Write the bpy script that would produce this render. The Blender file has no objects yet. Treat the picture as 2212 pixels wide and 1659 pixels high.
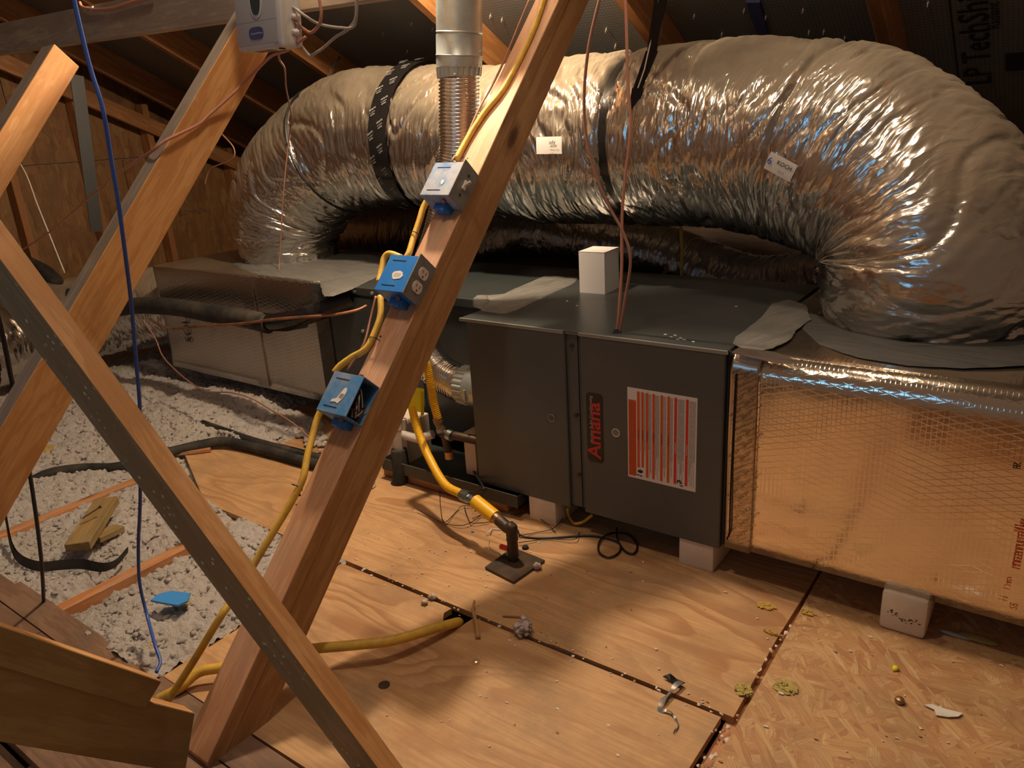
import bpy, bmesh, math, random
import numpy as np
from mathutils import Vector, Matrix, noise as mn

random.seed(7)
C0 = bpy.context.scene.collection
PI = math.pi
def rad(a): return a * PI / 180

# ------------------------------------------------------------------ camera
W, H, F = 2212.0, 1659.0, 1635.0
_y, _p, _r = rad(-37.0), rad(19.0), rad(-3.58)
FW = Vector((math.sin(_y) * math.cos(_p), math.cos(_y) * math.cos(_p), -math.sin(_p)))
_r0 = Vector((math.cos(_y), -math.sin(_y), 0)); _u0 = _r0.cross(FW)
RT = _r0 * math.cos(_r) + _u0 * math.sin(_r)
UP = -_r0 * math.sin(_r) + _u0 * math.cos(_r)
CAM = Vector((1.528, -1.775, 1.2275))
cd = bpy.data.cameras.new('camera'); cam = bpy.data.objects.new('camera', cd); C0.objects.link(cam)
cd.sensor_fit = 'HORIZONTAL'; cd.sensor_width = 36.0; cd.lens = 36.0 * F / W; cd.clip_start = .02
mw = Matrix((RT, UP, -FW)).transposed().to_4x4(); mw.translation = CAM
cam.matrix_world = mw
bpy.context.scene.camera = cam

def at(px, py, ax, val):
    """point of the plane (axis ax = val) seen at photograph pixel px, py"""
    d = FW + RT * ((px - W / 2) / F) - UP * ((py - H / 2) / F)
    return CAM + d * ((val - CAM[ax]) / d[ax])
def X(px, py, v): return at(px, py, 0, v)
def Y(px, py, v): return at(px, py, 1, v)
def Z(px, py, v): return at(px, py, 2, v)

# ------------------------------------------------------------------ light and exposure
sc = bpy.context.scene
sc.view_settings.view_transform = 'Standard'; sc.view_settings.look = 'None'
sc.view_settings.exposure = 0.35; sc.view_settings.gamma = 1.0
sc.view_settings.use_curve_mapping = False
wd = bpy.data.worlds.new('attic_air'); sc.world = wd; wd.use_nodes = True
bg = wd.node_tree.nodes['Background']; bg.inputs[0].default_value = (1.0, .62, .40, 1); bg.inputs[1].default_value = .085
def lamp(name, kind, loc, energy, col, size, size_y=None, look=None):
    l = bpy.data.lights.new(name, kind); l.energy = energy; l.color = col
    if kind == 'POINT': l.shadow_soft_size = size
    else:
        l.size = size
        if size_y: l.shape = 'RECTANGLE'; l.size_y = size_y
    o = bpy.data.objects.new(name, l); C0.objects.link(o); o.location = loc
    if look is not None:
        o.rotation_euler = (Vector(look) - Vector(loc)).to_track_quat('-Z', 'Y').to_euler()
    return o
lamp('attic_bulb', 'POINT', (-.13, .04, 2.02), 92, (1.0, .78, .54), .04)
lamp('ridge_work_lamp', 'POINT', (.98, .10, 2.06), 17, (1.0, .80, .58), .06)
lamp('camera_side_fill', 'POINT', (.50, -.80, 2.50), 25, (1.0, .80, .58), .08)  # unseen fill lamp, added for faces turned to the camera
lamp('gable_vent_daylight', 'AREA', (.58, -3.05, 1.70), 2.7, (.20, .58, 1.0), 1.15, .46, (.55, 0, 1.5))

# ------------------------------------------------------------------ materials
class NT:
    def __init__(s, name):
        s.m = bpy.data.materials.new(name); s.m.use_nodes = True; s.t = s.m.node_tree
        s.b = s.t.nodes['Principled BSDF']
    def n(s, ty, props=None, **inp):
        nd = s.t.nodes.new('ShaderNode' + ty)
        for k, v in (props or {}).items(): setattr(nd, k, v)
        for k, v in inp.items():
            key = k.replace('_', ' ')
            sk = nd.inputs[int(k[1:])] if k[0] == 'i' and k[1:].isdigit() else nd.inputs[key]
            s.put(sk, v)
        return nd
    def put(s, sk, v):
        if hasattr(v, 'links'): s.t.links.new(v, sk)
        elif hasattr(v, 'outputs'): s.t.links.new(v.outputs[0], sk)
        else:
            if isinstance(v, tuple) and len(v) == 3 and sk.type == 'RGBA': v = v + (1,)
            sk.default_value = v
    def set(s, **k):
        for a, v in k.items(): s.put(s.b.inputs[a.replace('_', ' ')], v)
    def co(s, which='Object'): return s.n('TexCoord').outputs[which]
    def map(s, v, scale=(1, 1, 1), rot=(0, 0, 0), loc=(0, 0, 0)):
        return s.n('Mapping', Vector=v, Scale=scale, Rotation=rot, Location=loc).outputs[0]
    def noise(s, v, sc=5., det=4., rough=.55, dist=0.):
        return s.n('TexNoise', Vector=v, Scale=sc, Detail=det, Roughness=rough, Distortion=dist)
    def ramp(s, f, stops, interp='LINEAR'):
        r = s.n('ValToRGB', Fac=f); e = r.color_ramp; e.interpolation = interp
        while len(e.elements) < len(stops): e.elements.new(.5)
        for el, (p, c) in zip(e.elements, stops):
            el.position = p; el.color = (c, c, c, 1) if not isinstance(c, tuple) else c + (1,)
        return r.outputs[0]
    def mix(s, f, a, b, mode='MIX'):
        m = s.n('Mix', {'data_type': 'RGBA', 'blend_type': mode})
        s.put(m.inputs[0], f); s.put(m.inputs[6], a); s.put(m.inputs[7], b)
        return m.outputs[2]
    def math(s, op, a, b=0., c=None, clamp=False):
        m = s.n('Math', {'operation': op, 'use_clamp': clamp}); s.put(m.inputs[0], a); s.put(m.inputs[1], b)
        if c is not None: s.put(m.inputs[2], c)
        return m.outputs[0]
    def bump(s, h, strength=.3, dist=.002, normal=None):
        b = s.n('Bump', Height=h, Strength=strength, Distance=dist)
        if normal is not None: s.put(b.inputs['Normal'], normal)
        s.set(Normal=b.outputs[0]); return b.outputs[0]

def plain(name, col, rough=.6, metal=0., bump=0., sc=60., dirt=None, dsc=6., spec=.5):
    a = NT(name); co = a.co()
    c = col
    if dirt: c = a.mix(a.ramp(a.noise(co, dsc, 6, .65).outputs[0], [(.42, 0.), (.68, 1.)]), col, dirt)
    a.set(Base_Color=c, Roughness=rough, Metallic=metal)
    a.b.inputs['Specular IOR Level'].default_value = spec
    if bump: a.bump(a.noise(co, sc, 4).outputs[0], bump, .002)
    return a.m

def wood(name, light, dark, stain=None, seed=0., knots=True, paint=None):
    """sawn board, grain along local X"""
    a = NT(name); co = a.map(a.co(), loc=(seed, seed * .37, seed * .71))
    w = a.noise(a.map(co, (1.6, 9, 9)), 2.2, 3, .5)
    v = a.map(co, (1.1, 26, 26))
    v2 = a.n('VectorMath', {'operation': 'ADD'}, i0=v, i1=a.n('VectorMath', {'operation': 'MULTIPLY'}, i0=w.outputs[1], i1=(.6, 5., 5.)).outputs[0]).outputs[0]
    g = a.noise(v2, 1.0, 5, .55).outputs[0]
    fine = a.noise(a.map(co, (5, 160, 160)), 1.0, 3, .6).outputs[0]
    f = a.ramp(g, [(.30, 0.), (.47, .35), (.52, .85), (.70, 1.)])
    c = a.mix(f, light, dark)
    c = a.mix(a.math('MULTIPLY', a.ramp(fine, [(.45, 0.), (.7, 1.)]), .35), c, tuple(x * .62 for x in dark))
    if knots:
        vo = a.n('TexVoronoi', Vector=a.map(co, (2.1, 4.6, 4.6)), Scale=1.0, Randomness=1.)
        k = a.ramp(vo.outputs['Distance'], [(.035, 1.), (.075, .75), (.10, .25), (.15, 0.)])
        c = a.mix(k, c, (.10, .032, .012))
    if stain:
        c = a.mix(a.ramp(a.noise(a.map(co, (3, 8, 8)), 1.6, 6, .65).outputs[0], [(.45, 0.), (.72, .8)]), c, stain)
    if paint:
        vo = a.n('TexVoronoi', Vector=co, Scale=48., Randomness=1.)
        msk = a.math('MULTIPLY', a.ramp(vo.outputs['Distance'], [(.15, 1.), (.20, 0.)]), a.ramp(a.noise(co, 6, 2).outputs[0], [(.46, 0.), (.54, 1.)]))
        c = a.mix(msk, c, paint)
    a.set(Base_Color=c, Roughness=.62)
    a.bump(a.math('ADD', g, a.math('MULTIPLY', fine, .6)), .35, .0012)
    return a.m

def plywood(name, seed=0.):
    a = NT(name); co = a.map(a.co(), loc=(seed, seed * 1.3, 0))
    w = a.noise(a.map(co, (.9, 2.6, 1)), 1.2, 3, .5)
    v = a.n('VectorMath', {'operation': 'ADD'}, i0=a.map(co, (.55, 2.6, 1)), i1=a.n('VectorMath', {'operation': 'MULTIPLY'}, i0=w.outputs[1], i1=(.5, .9, 0)).outputs[0]).outputs[0]
    big = a.noise(v, 1.3, 2, .45).outputs[0]
    rings = a.math('FRACT', a.math('MULTIPLY', big, 17.))
    band = a.ramp(rings, [(0., 0.), (.45, .15), (.75, .9), (.93, 1.), (1., 0.)])
    fine = a.noise(a.map(co, (6, 120, 1)), 1., 4, .6).outputs[0]
    zone = a.ramp(a.noise(a.map(co, (.8, 2.2, 1)), 1.7, 3, .5).outputs[0], [(.36, 0.15), (.60, 1.)])
    c = a.mix(a.math('MULTIPLY', band, zone), (.57, .335, .155), (.40, .19, .075))
    c = a.mix(a.math('MULTIPLY', a.ramp(fine, [(.40, 0.), (.72, 1.)]), .55), c, (.33, .17, .08))
    kn = a.n('TexVoronoi', Vector=a.map(co, (1.6, 2.6, 1)), Scale=1.)
    c = a.mix(a.ramp(kn.outputs['Distance'], [(.02, 1.), (.045, .5), (.07, 0.)]), c, (.18, .075, .03))
    dirt = a.noise(co, 4.2, 8, .7).outputs[0]
    c = a.mix(a.ramp(dirt, [(.46, 0.), (.72, .7)]), c, (.27, .17, .095))
    smd = a.noise(a.map(co, (1.2, 2.2, 1)), 2.1, 5, .6, .4).outputs[0]
    c = a.mix(a.ramp(smd, [(.54, 0.), (.66, .5)]), c, (.34, .155, .06))
    spk = a.n('TexVoronoi', Vector=co, Scale=70.)
    c = a.mix(a.math('MULTIPLY', a.ramp(spk.outputs['Distance'], [(.06, 1.), (.12, 0.)]), a.ramp(a.noise(co, 5, 2).outputs[0], [(.52, 0.), (.6, .7)])), c, (.18, .12, .07))
    a.set(Base_Color=c, Roughness=.66)
    a.bump(a.math('ADD', a.math('MULTIPLY', rings, .3), fine), .25, .001)
    return a.m

def osb(name, tint=(1, 1, 1), sc=1., dark=1.):
    a = NT(name); co = a.co(); cur = None; hsum = None
    cols = [[(.74, .47, .25), (.58, .31, .14), (.66, .39, .19), (.44, .20, .10)], [(.70, .43, .21), (.52, .25, .12), (.76, .52, .28), (.62, .36, .17)],
            [(.64, .37, .18), (.72, .46, .24), (.50, .24, .12), (.68, .42, .22)]]
    for i, ang in enumerate((15, 78, 128, 165, 48)):
        cc = cols[i % 3]
        w = a.noise(co, 6., 2).outputs[1]
        p = a.n('VectorMath', {'operation': 'ADD'}, i0=co, i1=a.n('VectorMath', {'operation': 'MULTIPLY'}, i0=w, i1=(.03, .03, .03)).outputs[0]).outputs[0]
        v = a.map(a.map(p, rot=(0, 0, rad(ang))), (15 * sc, 66 * sc, 15 * sc), loc=(i * 3.1, i * 1.7, 0))
        vo = a.n('TexVoronoi', Vector=v, Scale=1., Randomness=1.)
        hsv = a.n('SeparateColor', Color=vo.outputs['Color'])
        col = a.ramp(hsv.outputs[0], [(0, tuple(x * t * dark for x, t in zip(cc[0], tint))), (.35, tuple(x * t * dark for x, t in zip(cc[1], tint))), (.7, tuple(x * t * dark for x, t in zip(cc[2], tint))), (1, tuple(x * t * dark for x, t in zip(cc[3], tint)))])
        gr = a.ramp(a.noise(a.map(v, (.7, 7, 1)), 1., 4).outputs[0], [(.38, 0.), (.65, 1.)])
        ed = a.ramp(a.n('TexVoronoi', {'feature': 'DISTANCE_TO_EDGE'}, Vector=v, Scale=1., Randomness=1.).outputs[0], [(0., .9), (.05, 0.)])
        col = a.mix(a.math('MAXIMUM', a.math('MULTIPLY', gr, .5), a.math('MULTIPLY', ed, .5)), col, (.28 * dark, .12 * dark, .05 * dark))
        if cur is None: cur = col; hsum = hsv.outputs[1]
        else:
            msk = a.math('GREATER_THAN', hsv.outputs[1], .66)
            cur = a.mix(msk, cur, col); hsum = a.mix(msk, hsum, hsv.outputs[2])
    cur = a.mix(a.ramp(a.noise(co, 4, 7, .7).outputs[0], [(.46, 0.), (.75, .6)]), cur, (.26 * dark, .165 * dark, .09 * dark))
    cur = a.mix(1., cur, (.86, .86, .80), 'MULTIPLY')
    a.set(Base_Color=cur, Roughness=.6); a.bump(hsum, .35, .0012)
    return a.m

def foil(name, kind, dust=.85, col=(.68, .65, .61), rough=.2):
    """crinkled metallised film; dust lies on what faces up"""
    a = NT(name); co = a.co()
    nz = a.n('SeparateXYZ', Vector=a.n('NewGeometry').outputs['Normal']).outputs[2]
    if kind == 'flex':
        uv = a.co('UV')
        w = a.noise(co, 7., 3).outputs[1]
        v = a.n('VectorMath', {'operation': 'ADD'}, i0=a.map(uv, (26, 3.0, 1)), i1=a.n('VectorMath', {'operation': 'MULTIPLY'}, i0=w, i1=(2.2, .9, 0)).outputs[0]).outputs[0]
        vo = a.n('TexVoronoi', {'feature': 'F1'}, Vector=v, Scale=1., Randomness=1.)
        h1 = vo.outputs['Distance']
        v2 = a.n('VectorMath', {'operation': 'ADD'}, i0=a.map(uv, (80, 14, 1)), i1=a.n('VectorMath', {'operation': 'MULTIPLY'}, i0=w, i1=(5, 3, 0)).outputs[0]).outputs[0]
        h2 = a.n('TexVoronoi', Vector=v2, Scale=1., Randomness=1.).outputs['Distance']
        cr = a.noise(co, 46., 4, .6).outputs[0]
        h = a.math('ADD', a.math('ADD', a.math('MULTIPLY', h1, 1.0), a.math('MULTIPLY', h2, .42)), a.math('MULTIPLY', cr, .10))
        st, di = .8, .007
    else:
        h1 = a.noise(co, 9., 5, .6).outputs[0]
        # scrim: thin reinforcing threads
        def thread(ang, per, wdt, ax):
            m = a.n('SeparateXYZ', Vector=a.map(co, (per, per, per), rot=ang)).outputs[ax]
            f = a.math('ABSOLUTE', a.math('SUBTRACT', a.math('FRACT', m), .5))
            return a.ramp(f, [(0., 1.), (wdt, 0.)])
        t = a.math('MAXIMUM', thread((0, rad(16), 0), 62, .09, 2), thread((0, rad(-16), 0), 62, .09, 2))
        t = a.math('MAXIMUM', t, thread((0, 0, 0), 95, .10, 0))
        h = a.math('ADD', a.math('MULTIPLY', h1, .8), a.math('MULTIPLY', t, .5 if kind == 'board' else (.22 if kind == 'plenum' else 0.)))
        st, di = {'board': (.16, .002), 'plenum': (.28, .004), 'tape': (.30, .005)}[kind]
    df = a.math('MULTIPLY', a.ramp(nz, [(.10, 0.), (.55, 1.)]), a.ramp(a.noise(co, 5., 4, .55).outputs[0], [(.25, dust * .55), (.7, dust)]))
    b = a.bump(h, st, di)
    if kind == 'board': rough = a.ramp(a.noise(co, 5, 3).outputs[0], [(.3, rough * .85), (.75, rough * 1.35)])
    if kind == 'flex':      # dust cut toward the left to paint in the shade on that run
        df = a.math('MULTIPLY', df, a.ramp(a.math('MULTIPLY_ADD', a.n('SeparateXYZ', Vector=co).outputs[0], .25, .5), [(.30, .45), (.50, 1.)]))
    a.set(Base_Color=col, Metallic=1., Roughness=rough)
    d = a.n('BsdfDiffuse', Color=(.37, .30, .215), Roughness=.5); a.put(d.inputs['Normal'], b)
    ms = a.n('MixShader', i0=df, i1=a.b.outputs[0], i2=d.outputs[0])
    a.t.links.new(ms.outputs[0], a.t.nodes['Material Output'].inputs[0])
    return a.m

MT = {}
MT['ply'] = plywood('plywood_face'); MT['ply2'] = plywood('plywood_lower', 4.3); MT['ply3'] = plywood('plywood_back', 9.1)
MT['osb'] = osb('oriented_strand_board'); MT['osb_wall'] = osb('gable_strand_board', (1, .80, .50), .6, .48)
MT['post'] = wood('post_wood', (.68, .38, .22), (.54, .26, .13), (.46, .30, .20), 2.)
MT['post2'] = wood('post_wood_deep', (.47, .265, .115), (.36, .175, .065), None, 5.)  # deeper tone: another board's wood, plus shade painted on the right side
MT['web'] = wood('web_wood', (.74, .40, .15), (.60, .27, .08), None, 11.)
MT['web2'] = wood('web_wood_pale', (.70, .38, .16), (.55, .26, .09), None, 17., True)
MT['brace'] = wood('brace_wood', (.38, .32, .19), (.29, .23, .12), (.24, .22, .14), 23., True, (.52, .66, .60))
MT['grey'] = wood('weathered_or_shaded_wood', (.42, .34, .26), (.30, .23, .17), (.22, .17, .13), 31., False)  # real grey on the beam, painted shade on the truss boards' top edges
MT['olive'] = wood('olive_wood', (.36, .24, .10), (.26, .16, .055), (.20, .15, .07), 37.)
MT['rafter'] = wood('rafter_wood', (.44, .20, .07), (.30, .12, .035), None, 41., False)
MT['dark_wood'] = wood('dusty_wood', (.27, .16, .10), (.19, .10, .06), (.13, .09, .06), 47., False)
MT['joist'] = wood('joist_wood', (.62, .30, .13), (.46, .18, .07), (.35, .22, .14), 53.)
MT['shade_board'] = wood('shade_dark_board', (.085, .055, .035), (.055, .032, .02), None, 61., False)  # near-black tone stands in for shade behind the ducts
MT['foam'] = plain('foam_block', (.72, .62, .52), .9, 0, .35, 90., (.60, .50, .40), 5.)
MT['cabinet'] = plain('grey_cabinet_paint', (.086, .093, .092), .38, .25, .10, 420., (.105, .105, .098), 3.)
MT['cabinet_top'] = plain('grey_cabinet_top', (.075, .083, .084), .30, .35, .06, 200., (.11, .112, .107), 2.5)
MT['cabinet_edge'] = plain('cabinet_edge', (.30, .31, .29), .35, .4)
MT['coil'] = plain('coil_cabinet_paint', (.045, .055, .055), .42, .3, .06, 200., (.07, .072, .07), 3.)
MT['black'] = plain('black_rubber', (.012, .012, .012), .5)
MT['black_dusty'] = plain('dusty_black_foam', (.016, .016, .015), .8, 0, .4, 40., (.075, .06, .045), 9.)
MT['black_tape'] = plain('black_plastic_tape', (.010, .009, .009), .16, 0, .6, 25.)
MT['dark'] = plain('dark_void', (.006, .005, .005), .9)
def brushed(name, c1, c2, ang):
    a = NT(name); co = a.map(a.co(), rot=(0, 0, rad(ang)))
    n = a.noise(a.map(co, (7, 70, 20)), 1., 5, .65, .8).outputs[0]; n2 = a.noise(a.co(), 9., 4).outputs[0]
    c = a.mix(a.ramp(n, [(.35, 0.), (.65, 1.)]), c1, c2); c = a.mix(a.ramp(n2, [(.45, 0.), (.7, .6)]), c, tuple(x * .62 for x in c2))
    a.set(Base_Color=c, Roughness=.7); a.bump(a.math('ADD', n, a.math('MULTIPLY', n2, .8)), .9, .004); return a.m
MT['mastic'] = brushed('grey_mastic', (.20, .19, .17), (.13, .125, .115), -75)
MT['mastic_d'] = brushed('dark_mastic', (.05, .048, .045), (.085, .08, .073), 10)
MT['mastic_m'] = brushed('smeared_mastic', (.12, .115, .105), (.17, .16, .145), 20)
MT['steel'] = plain('galvanised_steel', (.53, .60, .62), .42, .72, .12, 30., (.44, .46, .44), 14.)
MT['alu'] = plain('flexible_aluminium', (.82, .80, .78), .20, 1.)
MT['pipe'] = plain('black_iron_pipe', (.055, .042, .032), .5, .5, .4, 80., (.11, .06, .035), 30.)
MT['brass'] = plain('brass_fitting', (.42, .26, .14), .35, .9, .1, 80.)
MT['nut'] = plain('plated_nut', (.5, .52, .52), .3, 1., .2, 60., (.2, .38, .45), 40.)
MT['hose'] = plain('yellow_gas_hose', (.80, .43, .01), .42)
MT['yellow'] = plain('yellow_cable', (.72, .44, .055), .5, 0, .1, 50., (.48, .29, .06), 22.)
MT['tag'] = plain('yellow_tag', (.78, .68, .02), .45)
MT['blue_wire'] = plain('blue_cable', (.035, .09, .36), .4)
MT['black_wire'] = plain('black_cable', (.012, .012, .018), .4)
MT['brown_wire'] = plain('brown_wire', (.30, .135, .09), .5)
MT['pink_wire'] = plain('pink_wire', (.50, .22, .14), .5)
MT['white_wire'] = plain('white_wire', (.42, .37, .30), .5)
MT['copper'] = plain('copper_tube', (.40, .17, .09), .45, .5, 0, 50, (.14, .07, .04), 14.)
MT['pvc'] = plain('white_pvc', (.70, .66, .62), .4, 0, 0, 60, (.55, .50, .45), 10.)
MT['card'] = plain('white_card', (.72, .68, .66), .75, 0, .05, 30.)
MT['blue'] = plain('blue_box_plastic', (.02, .17, .55), .38, 0, .05, 50., (.045, .20, .50), 14.)
MT['blue_dust'] = plain('dusty_blue_plastic', (.055, .20, .44), .6, 0, .1, 60., (.26, .28, .33), 16.)
MT['blue_dust2'] = plain('very_dusty_blue_plastic', (.36, .38, .44), .7, 0, .1, 60., (.06, .22, .52), 16.)
MT['plate'] = plain('zinc_cover_plate', (.34, .335, .32), .45, .7, .1, 60., (.26, .245, .22), 40.)
MT['ivory'] = plain('ivory_plastic', (.66, .55, .47), .4)
MT['white'] = plain('white_sticker', (.68, .63, .60), .7)
MT['red'] = plain('red_print', (.62, .035, .02), .6); MT['orange'] = plain('orange_print', (.62, .095, .02), .6)
MT['darkred'] = plain('dark_red_print', (.22, .02, .01), .6)
MT['logo_red'] = plain('logo_red', (.50, .035, .03), .5); MT['logo_plate'] = plain('logo_plate', (.020, .017, .013), .4)
MT['ink'] = plain('black_ink', (.02, .02, .02), .6); MT['grey_ink'] = plain('grey_ink', (.24, .22, .21), .6)
MT['silver_ink'] = plain('silver_ink', (.42, .40, .38), .5); MT['blue_ink'] = plain('blue_ink', (.05, .10, .40), .6)
MT['plastic_grey'] = plain('pale_grey_plastic', (.62, .60, .57), .4); MT['plastic_panel'] = plain('grey_front_panel', (.46, .44, .43), .45)
MT['navy'] = plain('navy_badge', (.06, .06, .16), .5); MT['screen'] = plain('dark_green_screen', (.03, .05, .045), .25)
MT['clear'] = plain('sight_glass', (.20, .18, .16), .12, .3)
MT['blue_scrap'] = plain('blue_plastic_scrap', (.05, .26, .66), .4)
MT['fibre'] = plain('yellow_fibreglass', (.55, .36, .08), .95, 0, .9, 90.)
MT['olive_fibre'] = plain('olive_fibreglass', (.42, .33, .10), .95, 0, .9, 90.)
MT['chip'] = plain('pale_chip', (.70, .58, .48), .9); MT['splinter'] = plain('wood_splinter', (.42, .22, .09), .8)
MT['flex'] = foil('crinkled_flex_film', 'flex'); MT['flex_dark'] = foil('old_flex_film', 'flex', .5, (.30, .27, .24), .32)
MT['board_foil'] = foil('foil_faced_board', 'board', .12, (.86, .76, .64), .12)
MT['plenum_foil'] = foil('plenum_foil', 'plenum', .22, (.48, .44, .41), .26)
MT['tape_foil'] = foil('foil_tape', 'tape', .05, (.62, .52, .42), .26)
MT['wrinkle'] = foil('wrinkled_tape', 'tape', .1, (.85, .8, .78), .16)

def roof_mat():
    a = NT('foil_roof_deck'); co = a.co()
    def cell(ax): 
        m = a.n('SeparateXYZ', Vector=a.map(co, (70, 70, 70))).outputs[ax]
        return a.math('ABSOLUTE', a.math('SUBTRACT', a.math('FRACT', m), .5))
    r = a.math('MAXIMUM', cell(0), cell(1))
    st = a.noise(co, 2.6, 5, .6).outputs[0]
    c = a.mix(a.ramp(st, [(.4, 0.), (.7, 1.)]), (.20, .195, .18), (.24, .19, .13))
    c = a.mix(a.ramp(r, [(.40, 0.), (.47, .7)]), c, (.06, .06, .06))
    a.set(Base_Color=c, Roughness=.55, Metallic=.15); a.bump(r, .3, .002); return a.m
MT['roof'] = roof_mat()
def insul_mat():
    a = NT('blown_fibre_insulation'); co = a.co()
    n1 = a.noise(co, 26, 8, .72, .6).outputs[0]; n2 = a.noise(co, 110, 6, .75).outputs[0]; n3 = a.noise(co, 3.5, 4).outputs[0]
    c = a.mix(a.ramp(n1, [(.30, 1.), (.44, 0.)]), (.95, .86, .80), (.50, .38, .30))
    c = a.mix(a.ramp(n3, [(.48, 0.), (.72, .5)]), c, (.76, .70, .55))
    c = a.mix(a.ramp(n2, [(.28, .6), (.40, 0.)]), c, (.30, .22, .17))
    a.set(Base_Color=c, Roughness=1.); a.b.inputs['Specular IOR Level'].default_value = .1
    a.bump(a.math('ADD', n1, n2), 1., .016); return a.m
MT['insul'] = insul_mat()
def chalk_mat():
    a = NT('chalky_fibre'); co = a.co()
    c = a.mix(a.ramp(a.noise(co, 60, 6, .7).outputs[0], [(.35, 1.), (.55, 0.)]), (.74, .60, .55), (.30, .21, .17))
    a.set(Base_Color=c, Roughness=1.); a.bump(a.noise(co, 120, 5).outputs[0], 1., .01); return a.m
MT['clump'] = chalk_mat()

# ------------------------------------------------------------------ helpers
def wloc(o):
    v = Vector((0, 0, 0))
    while o is not None: v += Vector(o.location); o = o.parent
    return v
def tag(o, label=None, cat=None, group=None, kind=None):
    if label: o['label'] = label
    if cat: o['category'] = cat
    if group: o['group'] = group
    if kind: o['kind'] = kind
    return o
def thing(name, loc, label, cat, group=None):
    o = bpy.data.objects.new(name, None); C0.objects.link(o); o.location = loc; o.empty_display_size = .05
    return tag(o, label, cat, group)
def link(name, me, parent=None):
    o = bpy.data.objects.new(name, me); C0.objects.link(o)
    if parent is not None: o.parent = parent
    return o

class MB:
    """collects shapes in world coordinates, then builds one mesh object"""
    def __init__(s): s.v = []; s.f = []; s.uv = {}
    def add(s, vs, fs):
        k = len(s.v); s.v += [Vector(p) for p in vs]; s.f += [tuple(i + k for i in f) for f in fs]; return s
    def box(s, lo, hi, bev=0.):
        lo = Vector(lo); hi = Vector(hi); return s.obox((lo + hi) / 2, Vector((1, 0, 0)), Vector((0, 1, 0)), Vector((0, 0, 1)), hi - lo, bev)
    def obox(s, c, ax, ay, az, dim, bev=0.):
        bm = bmesh.new(); bmesh.ops.create_cube(bm, size=1.)
        for v in bm.verts: v.co = Vector((v.co.x * dim[0], v.co.y * dim[1], v.co.z * dim[2]))
        if bev: bmesh.ops.bevel(bm, geom=list(bm.edges), offset=bev, segments=2, affect='EDGES', profile=.6)
        bm.verts.index_update()
        c = Vector(c)
        s.add([c + ax * v.co.x + ay * v.co.y + az * v.co.z for v in bm.verts], [tuple(v.index for v in f.verts) for f in bm.faces]); bm.free(); return s
    def prism(s, poly, off):
        n = len(poly); off = Vector(off); a = [Vector(p) for p in poly]
        s.add(a + [p + off for p in a], [tuple(range(n))[::-1], tuple(range(n, 2 * n))] + [(i, (i + 1) % n, n + (i + 1) % n, n + i) for i in range(n)]); return s
    def tube(s, path, r, seg=8, caps=True, flat=1.):
        P = [Vector(p) for p in path]; n = len(P); R = r if isinstance(r, (list, tuple)) else [r] * n
        t0 = (P[1] - P[0]).normalized(); up = Vector((0, 0, 1)) if abs(t0.z) < .9 else Vector((1, 0, 0))
        nx = (up - t0 * up.dot(t0)).normalized(); vs = []; fs = []
        for i in range(n):
            t = (P[min(i + 1, n - 1)] - P[max(i - 1, 0)]).normalized()
            nx = (nx - t * nx.dot(t)).normalized(); ny = t.cross(nx)
            for k in range(seg):
                a = 2 * PI * k / seg; vs.append(P[i] + nx * (math.cos(a) * R[i]) + ny * (math.sin(a) * R[i] * flat))
        for i in range(n - 1):
            for k in range(seg):
                k2 = (k + 1) % seg; fs.append((i * seg + k, i * seg + k2, (i + 1) * seg + k2, (i + 1) * seg + k))
        if caps: fs += [tuple(range(seg))[::-1], tuple((n - 1) * seg + k for k in range(seg))]
        return s.add(vs, fs)
    def cyl(s, a, b, r, seg=20, r2=None): return s.tube([a, b], [r, r if r2 is None else r2], seg)
    def ball(s, c, r, jit=0., sub=1, sq=(1, 1, 1), seed=0):
        bm = bmesh.new(); bmesh.ops.create_icosphere(bm, subdivisions=sub, radius=1.); bm.verts.index_update(); c = Vector(c); vs = []
        for v in bm.verts:
            k = r * (1 + jit * mn.noise(v.co * 1.7 + Vector((seed, seed * .3, 0)))); vs.append(c + Vector((v.co.x * k * sq[0], v.co.y * k * sq[1], v.co.z * k * sq[2])))
        s.add(vs, [tuple(v.index for v in f.verts) for f in bm.faces]); bm.free(); return s
    def build(s, name, mat, parent=None, smooth=False, origin=None, kind=None, label=None, uvs=None):
        if parent is not None: o0 = wloc(parent)
        elif origin is not None: o0 = Vector(origin)
        else:
            xs = [v.x for v in s.v]; ys = [v.y for v in s.v]; zs = [v.z for v in s.v]
            o0 = Vector(((min(xs) + max(xs)) / 2, (min(ys) + max(ys)) / 2, min(zs)))
        me = bpy.data.meshes.new(name); me.from_pydata([v - o0 for v in s.v], [], s.f)
        if uvs is not None:
            ul = me.uv_layers.new(name='UVMap'); idx = np.empty(len(me.loops), dtype=np.int32); me.loops.foreach_get('vertex_index', idx)
            ul.data.foreach_set('uv', np.array(uvs, dtype=np.float32)[idx].ravel())
        for m in (mat if isinstance(mat, (list, tuple)) else [mat]): me.materials.append(MT[m])
        me.update()
        if smooth:
            me.polygons.foreach_set('use_smooth', [True] * len(me.polygons))
            if smooth != 'all': me.set_sharp_from_angle(angle=rad(40))
        o = link(name, me, parent)
        if parent is None: o.location = o0
        if kind: o['kind'] = kind
        if label: o['label'] = label
        return o

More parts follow.
